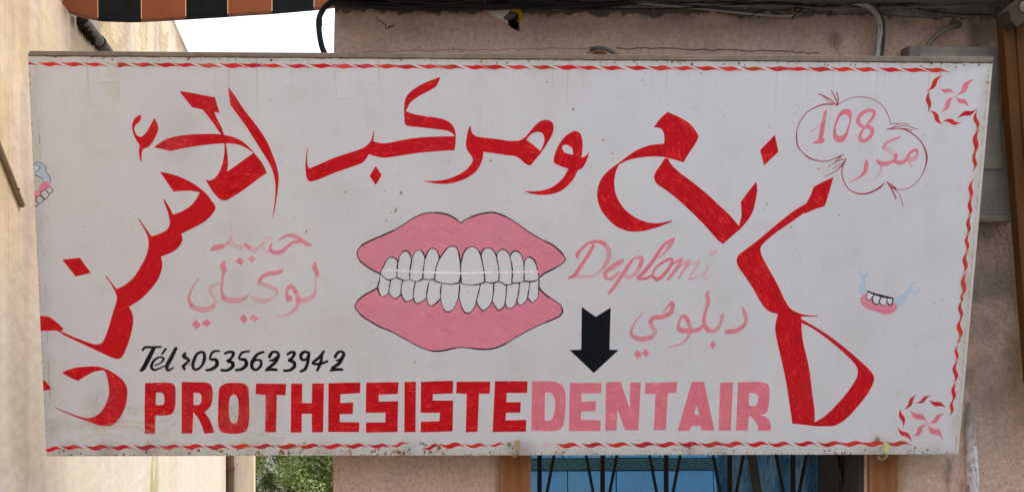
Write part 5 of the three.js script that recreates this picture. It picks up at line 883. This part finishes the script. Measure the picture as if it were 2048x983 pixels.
// ------------------------------------------------------------------ the cream building across the alley
const LW = { x: -1.2089, z: 1.7021, a: THREE.MathUtils.degToRad(3.482) };     // its face starts here and runs away from the camera
const along = (s, out = 0) => [LW.x - Math.sin(LW.a) * s + Math.cos(LW.a) * out, LW.z - Math.cos(LW.a) * s - Math.sin(LW.a) * out];
{
  const b = thing('cream_building', 'tall cream plastered building along the alley, stained and unevenly painted', 'building', LW.x, 0, LW.z);
  b.rotation.y = Math.PI / 2 + LW.a;                                    // local x runs along the alley, local z looks into it
  function cream(u0, u1, v0, v1, base, fn) {
    const W = 1536, H = 768, [t, ctx] = canvasTexture(W, H);
    pixelsTo(ctx, W, H, (p, q, o) => {
      const s = u0 + p * (u1 - u0), y = v1 - q * (v1 - v0), sweep = y * 3 - s * 0.9;
      const n = 1 + 0.34 * fbm(s * 1.6, y * 1.4, 5, 2) + 0.3 * fbm(s * 9, y * 1.8, 4, 6) + 0.09 * fbm(s * 22 + sweep * 1.5, y * 8 - sweep, 3, 9) + 0.12 * fbm(s * 90, y * 60, 2, 12);
      o[0] = base[0] * n; o[1] = base[1] * n; o[2] = base[2] * n; const k = fbm(s * 2.5, y * 2, 4, 22); o[0] *= 1 + 0.03 * k; o[2] *= 1 - 0.45 * k; mixTo(o, [0.52, 0.36, 0.2], 0.4 * smooth(0.12, 0.34, fbm(s * 4, y * 1.5, 4, 77)));
      fn?.(s, y, o);
    });
    const [bt, bc] = canvasTexture(512, 512, false); heightTo(bc, 512, 512, (p, q) => 0.5 + 0.5 * fbm(p * 60, q * 40, 4, 5));
    return new THREE.MeshStandardMaterial({ map: t, bumpMap: bt, bumpScale: 0.006, roughness: 0.95 });
  }
  const lower = [1.3, 8.1, 1.3, 3.56], upper = [1.3, 8.5, 3.5, 4.4];
  const low = cream(...lower, [0.72, 0.57, 0.41], (s, y, o) => {
    const e = 0.12 * fbm(s * 3, y * 3, 4, 33);
    mixTo(o, [0.73, 0.64, 0.53], 0.7 * smooth(2.9, 2.6, y + e + (s - 1.6) * 0.15));
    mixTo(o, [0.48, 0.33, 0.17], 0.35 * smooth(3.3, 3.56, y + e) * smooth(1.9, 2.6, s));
    mixTo(o, [0.52, 0.4, 0.28], 0.3 * smooth(0.05, 0, Math.abs(s - 1.83 + e * 0.4)) * smooth(3.0, 2.8, y));
    mixTo(o, [0.4, 0.34, 0.07], 0.8 * smooth(0.34, 0.05, Math.abs(s - 4.72 + e * 0.9)) * smooth(-0.3, 0.15, fbm(s * 5, y * 3, 3, 41)) * smooth(2.6, 2.0, y));
    mixTo(o, [0.6, 0.42, 0.26], 0.3 * smooth(0.5, 0.1, Math.abs(s - 5.8 + e * 2)) );
    mixTo(o, [0.22, 0.16, 0.11], 0.75 * smooth(0.0035, 0.0012, Math.abs(s - 1.632 - 0.018 * fbm(y * 2, 1, 3, 4) - (3.5 - y) * 0.004)) * smooth(2.55, 2.7, y) * (0.5 + fbm(y * 20, 4, 2, 1)));
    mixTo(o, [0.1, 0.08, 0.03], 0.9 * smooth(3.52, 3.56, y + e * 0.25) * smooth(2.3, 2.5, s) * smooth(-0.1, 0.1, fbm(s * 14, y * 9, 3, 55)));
  });
  const high = cream(...upper, [0.72, 0.58, 0.42], (s, y, o) => {
    const f = fbm(s * 1.4, y * 4 - s * 1.2, 4, 61); mixTo(o, [0.5, 0.35, 0.2], 0.55 * smooth(0.02, 0.08, f));
    mixTo(o, [0.3, 0.22, 0.12], 0.7 * smooth(4.2, 4.3, y + 0.1 * fbm(s * 6, y * 6, 3, 66)) * smooth(5.5, 6.4, s));
  });
  const plinthTop = 3.555;
  part('wall', fitUV(box(-2.2, 10.9, 0, plinthTop, -0.3, 0.0), lower[0], lower[1], lower[2], lower[3]), low, b);
  part('wall', fitUV(box(1.6, 10.9, plinthTop, 4.31, -0.3, -0.02), upper[0], upper[1], upper[2], upper[3]), high, b, 'paler patchy upper wall');
  part('roof', box(-2.2, 10.9, 4.312, 4.36, -3, -0.025), noisy(0.3, 0.24, 0.17, 0.3, 4), b);
  part('rear_wall', box(-2.2, 10.9, 0, 4.31, -3, -2.8), noisy(0.5, 0.42, 0.34, 0.2, 3), b);
  // return of the next house
  const ret = cream(0, 3, 0, 3, [0.76, 0.63, 0.47]);
  part('pilaster', fitUV(box(10.9, 11.3, 0, 3.0, -0.3, 0.285, 0.01), 0, 3, 0, 3), ret, b);
  const dpipe = thing('brown_downpipe', 'straight brown downpipe on the cream wall near the leaves', 'downpipe', ...[along(10.86, 0.045)].flatMap(([x, z]) => [x, 0, z]));
  part('pipe', metric(rod([0, 0, 0], [0, 2.9, 0], 0.037, 16)), noisy(0.12, 0.07, 0.045, 0.25, 5, { rough: 0.5 }), dpipe);
  for (const y of [0.9, 2.2]) part('bracket', metric(new THREE.TorusGeometry(0.042, 0.008, 8, 20).rotateX(Math.PI / 2).translate(0, y, 0)), noisy(0.1, 0.06, 0.04, 0.25, 5), dpipe);
  const p0 = along(2.62, 0.014), p1 = along(3.6, 0.014), p2 = along(2.98, 0.014);
  const gp = thing('awning_wall_pipe', 'weathered grey pipe under the awning along the top of the cream wall', 'pipe', p0[0], 3.57, p0[1]);
  const rel = (q, y) => [q[0] - p0[0], y, q[1] - p0[1]];
  part('pipe', metric(rod(rel(p0, 0.0), rel(p2, 0), 0.0205, 16)), noisy(0.13, 0.11, 0.09, 0.5, 8, { rough: 0.6 }), gp);
  part('pipe', metric(rod(rel(p2, 0), rel(p1, -0.004), 0.0225, 16)), noisy(0.1, 0.075, 0.055, 0.4, 8, { rough: 0.6 }), gp);
  part('coupling', metric(rod(rel(along(2.965, 0.014), 0), rel(along(3.0, 0.014), 0), 0.0245, 16)), noisy(0.08, 0.06, 0.05, 0.4, 8), gp);
  const weeds = []; for (let i = 0; i < 90; i++) { const q = along(rr(2.6, 2.86), rr(0.0, 0.02)); const c = new THREE.ConeGeometry(rr(0.003, 0.009), rr(0.015, 0.05), 4); c.rotateX(Math.PI + rr(-0.5, 0.5)); c.rotateZ(rr(-0.5, 0.5)); c.translate(q[0] - p0[0], rr(-0.035, -0.012), q[1] - p0[1]); weeds.push(c); }
  part('dead_moss', metric(mergeGeometries(weeds)), noisy(0.05, 0.04, 0.022, 0.5, 9, { rough: 1 }), gp).userData.kind = 'stuff';
  const r0 = along(1.2, 0.006), r1 = along(1.765, 0.006);
  const br = thing('wall_brace', 'cream painted batten end sloping down on the plaster beside the sign', 'batten', r1[0], 2.865, r1[1]);
  part('batten', metric(rod([(r0[0] - r1[0]), 0.281, r0[1] - r1[1]], [0, 0, 0], 0.0085, 10)), noisy(0.42, 0.32, 0.21, 0.4, 6), br);
  part('nail_head', metric(new THREE.SphereGeometry(0.0035, 10, 6).translate((r0[0] - r1[0]) * 0.13 + 0.0085, 0.036, (r0[1] - r1[1]) * 0.13 + 0.003)), noisy(0.16, 0.08, 0.04, 0.3, 6), br);
}
// ------------------------------------------------------------------ striped awning across the alley
{
  const a = thing('striped_awning', 'orange and black striped awning hanging across the alley', 'awning', -0.95, 3.5, -0.75);
  const edges = [-1.395, -1.264, -1.123, -0.976, -0.836, -0.691, -0.553, -0.42].map((x) => x + 0.95);
  const foot = (x) => { const w = x - 0.95 + 0.0; const t = [[-1.40, 0.075], [-1.36, 0.052], [-1.32, 0.037], [-1.255, 0.026], [-1.15, 0.025], [-1.01, 0.0315], [-0.846, 0.039], [-0.698, 0.05], [-0.549, 0.068], [-0.4, 0.09]]; let i = 0; while (i < t.length - 2 && w > t[i + 1][0]) i++; const f = (w - t[i][0]) / (t[i + 1][0] - t[i][0]); return t[i][1] + f * (t[i + 1][1] - t[i][1]); };
  const cloth = (r, g, b) => { const m = noisy(r, g, b, 0.25, 6, { rough: 0.85 }); const n = new THREE.MeshPhysicalMaterial({ map: m.map, color: m.color, roughness: 0.9, transmission: 0.3, thickness: 0, side: THREE.DoubleSide }); return n; };
  const orange = cloth(0.3, 0.08, 0.02), black = noisy(0.012, 0.014, 0.015, 0.4, 8, { rough: 0.85 }), hem = cloth(0.19, 0.065, 0.03), thread = cloth(0.75, 0.5, 0.25);
  const strip = (x0, x1, lo, hi, z) => { const N = 10, M = 4, g = new THREE.PlaneGeometry(1, 1, N, M), p = g.attributes.position; for (let i = 0; i < p.count; i++) { const u = p.getX(i) + 0.5, v = p.getY(i) + 0.5, x = x0 + u * (x1 - x0), y = lo(x) + v * ((hi ?? lo(x) + 0.011) - lo(x)); p.setXYZ(i, x, y, z + 0.012 * Math.sin(x * 9) + (hi ? 0.06 * v * v : 0)); } g.computeVertexNormals(); return metric(g); };
  for (let i = 0; i < 7; i++) {
    const o = i % 2 === 0; part('stripe', strip(edges[i] + 0.0015, edges[i + 1] - 0.0015, foot, 0.42, 0), o ? orange : black, a, o ? 'orange cloth stripe' : 'black cloth stripe');
    part('seam', strip(edges[i] - 0.0015, edges[i] + 0.0015, foot, 0.42, 0.0005), thread, a);
    part('hem', strip(edges[i], edges[i + 1], foot, null, 0.0018), o ? hem : black, a);
  }
  part('rod', metric(rod([-0.47, 0.42, 0.06], [0.55, 0.42, 0.06], 0.014)), noisy(0.2, 0.19, 0.18, 0.3, 4, { rough: 0.4 }), a);
  const top = new THREE.PlaneGeometry(1.0, 0.9, 8, 4); top.rotateX(-Math.PI / 2 + 0.35); top.translate(0.03, 0.42 + 0.16, -0.36); part('canopy', metric(top), hem, a);
}
// ------------------------------------------------------------------ beyond the alley
{
  const ground = new THREE.PlaneGeometry(240, 240, 1, 1); ground.rotateX(-Math.PI / 2);
  struct('ground', metric(ground), noisy(0.16, 0.15, 0.14, 0.3, 5, { rough: 0.95, rep: 0.4 }));
  const shrub = thing('leafy_shrub', 'dense green shrub at the bright end of the alley', 'shrub', -1.25, 0, -11.2);
  const bark = noisy(0.12, 0.09, 0.06, 0.3, 5, { rough: 1 }), stems = [];
  for (let i = 0; i < 9; i++) { const a = rr(0, 6.28), r = rr(0.2, 0.7); stems.push(tube([[rr(-0.1, 0.1), 0, rr(-0.1, 0.1)], [Math.cos(a) * r * 0.4, rr(0.35, 0.5), Math.sin(a) * r * 0.4], [Math.cos(a) * r, rr(0.9, 1.4), Math.sin(a) * r]], 0.007, 12, 6)); }
  part('stem', metric(mergeGeometries(stems)), bark, shrub);
  const leafG = new THREE.PlaneGeometry(0.036, 0.022, 2, 1), lp = leafG.attributes.position; for (let i = 0; i < lp.count; i++) { lp.setZ(i, -Math.abs(lp.getX(i)) * 0.3); if (Math.abs(lp.getX(i)) > 0.014) lp.setY(i, lp.getY(i) * 0.2); } leafG.computeVertexNormals();
  const lm = new THREE.MeshPhysicalMaterial({ color: 0xffffff, roughness: 0.6, transmission: 0.35, thickness: 0, side: THREE.DoubleSide });
  const N = 60000, inst = new THREE.InstancedMesh(leafG, lm, N), M = new THREE.Matrix4(), Q = new THREE.Quaternion(), E = new THREE.Euler(), C = new THREE.Color();
  const clumps = []; for (let i = 0; i < 120; i++) { const y = rr(0.3, 1.8), low = y < 0.62; if (low && rnd() < 0.45) { i--; continue; } clumps.push([rr(-1.0, 0.9), y, rr(-0.2, 0.7), rr(0.1, 0.24), rr(0.6, 1.6)]); };
  for (let i = 0; i < N; i++) { const c = clumps[i % 120], a = rr(0, 6.28), u = rr(-1, 1), r = c[3] * Math.cbrt(rnd()), q = Math.sqrt(1 - u * u); Q.setFromEuler(E.set(rr(-1.2, 1.2), rr(0, 6.28), rr(-1, 1))); const k = rr(0.6, 1.5); M.compose(V(c[0] + r * q * Math.cos(a), Math.max(0.03, c[1] + r * u), c[2] + r * q * Math.sin(a)), Q, V(k, k, k)); inst.setMatrixAt(i, M); const g = c[4] * rr(0.7, 1.3); C.setRGB(0.33 * g, 0.4 * g, 0.14 * g); inst.setColorAt(i, C); }
  inst.name = 'foliage'; inst.userData.kind = 'stuff'; inst.castShadow = inst.receiveShadow = true; shrub.add(inst);
  const w = thing('garden_wall', 'whitewashed wall behind the green shrub', 'wall', -1.3, 0, -12.6);
  part('masonry', box(-2.2, 2.6, 0, 2.0, -0.15, 0.15), noisy(0.78, 0.74, 0.68, 0.15, 3), w);
  part('coping', box(-2.25, 2.65, 2.0, 2.08, -0.2, 0.2, 0.01), noisy(0.7, 0.66, 0.6, 0.2, 4), w);
}
{
  // unseen house opposite, added to keep the low sky off the sign
  const o = thing('added_facing_building', 'plain unseen house front added opposite to block low sky light', 'building', 0.5, 0, 5.6);
  const front = noisy(0.44, 0.45, 0.47, 0.25, 3, { rough: 0.95 });
  part('wall', box(-7, 7, 0, 5.4, 0, 0.3), front, o); part('cornice', box(-7.05, 7.05, 5.4, 5.55, -0.1, 0.35, 0.02), front, o);
  for (const x of [-3.2, 2.4]) { const f = part('window', box(x - 0.5, x + 0.5, 3.2, 4.6, -0.03, -0.003), noisy(0.1, 0.18, 0.2, 0.2, 4), o); part('sill', box(x - 0.6, x + 0.6, 3.1, 3.197, -0.09, -0.003), front, f); }
  part('door', box(-0.5, 0.5, 0.02, 2.2, -0.04, -0.003), noisy(0.14, 0.08, 0.05, 0.3, 4), o);
}
renderer.render(scene, camera);
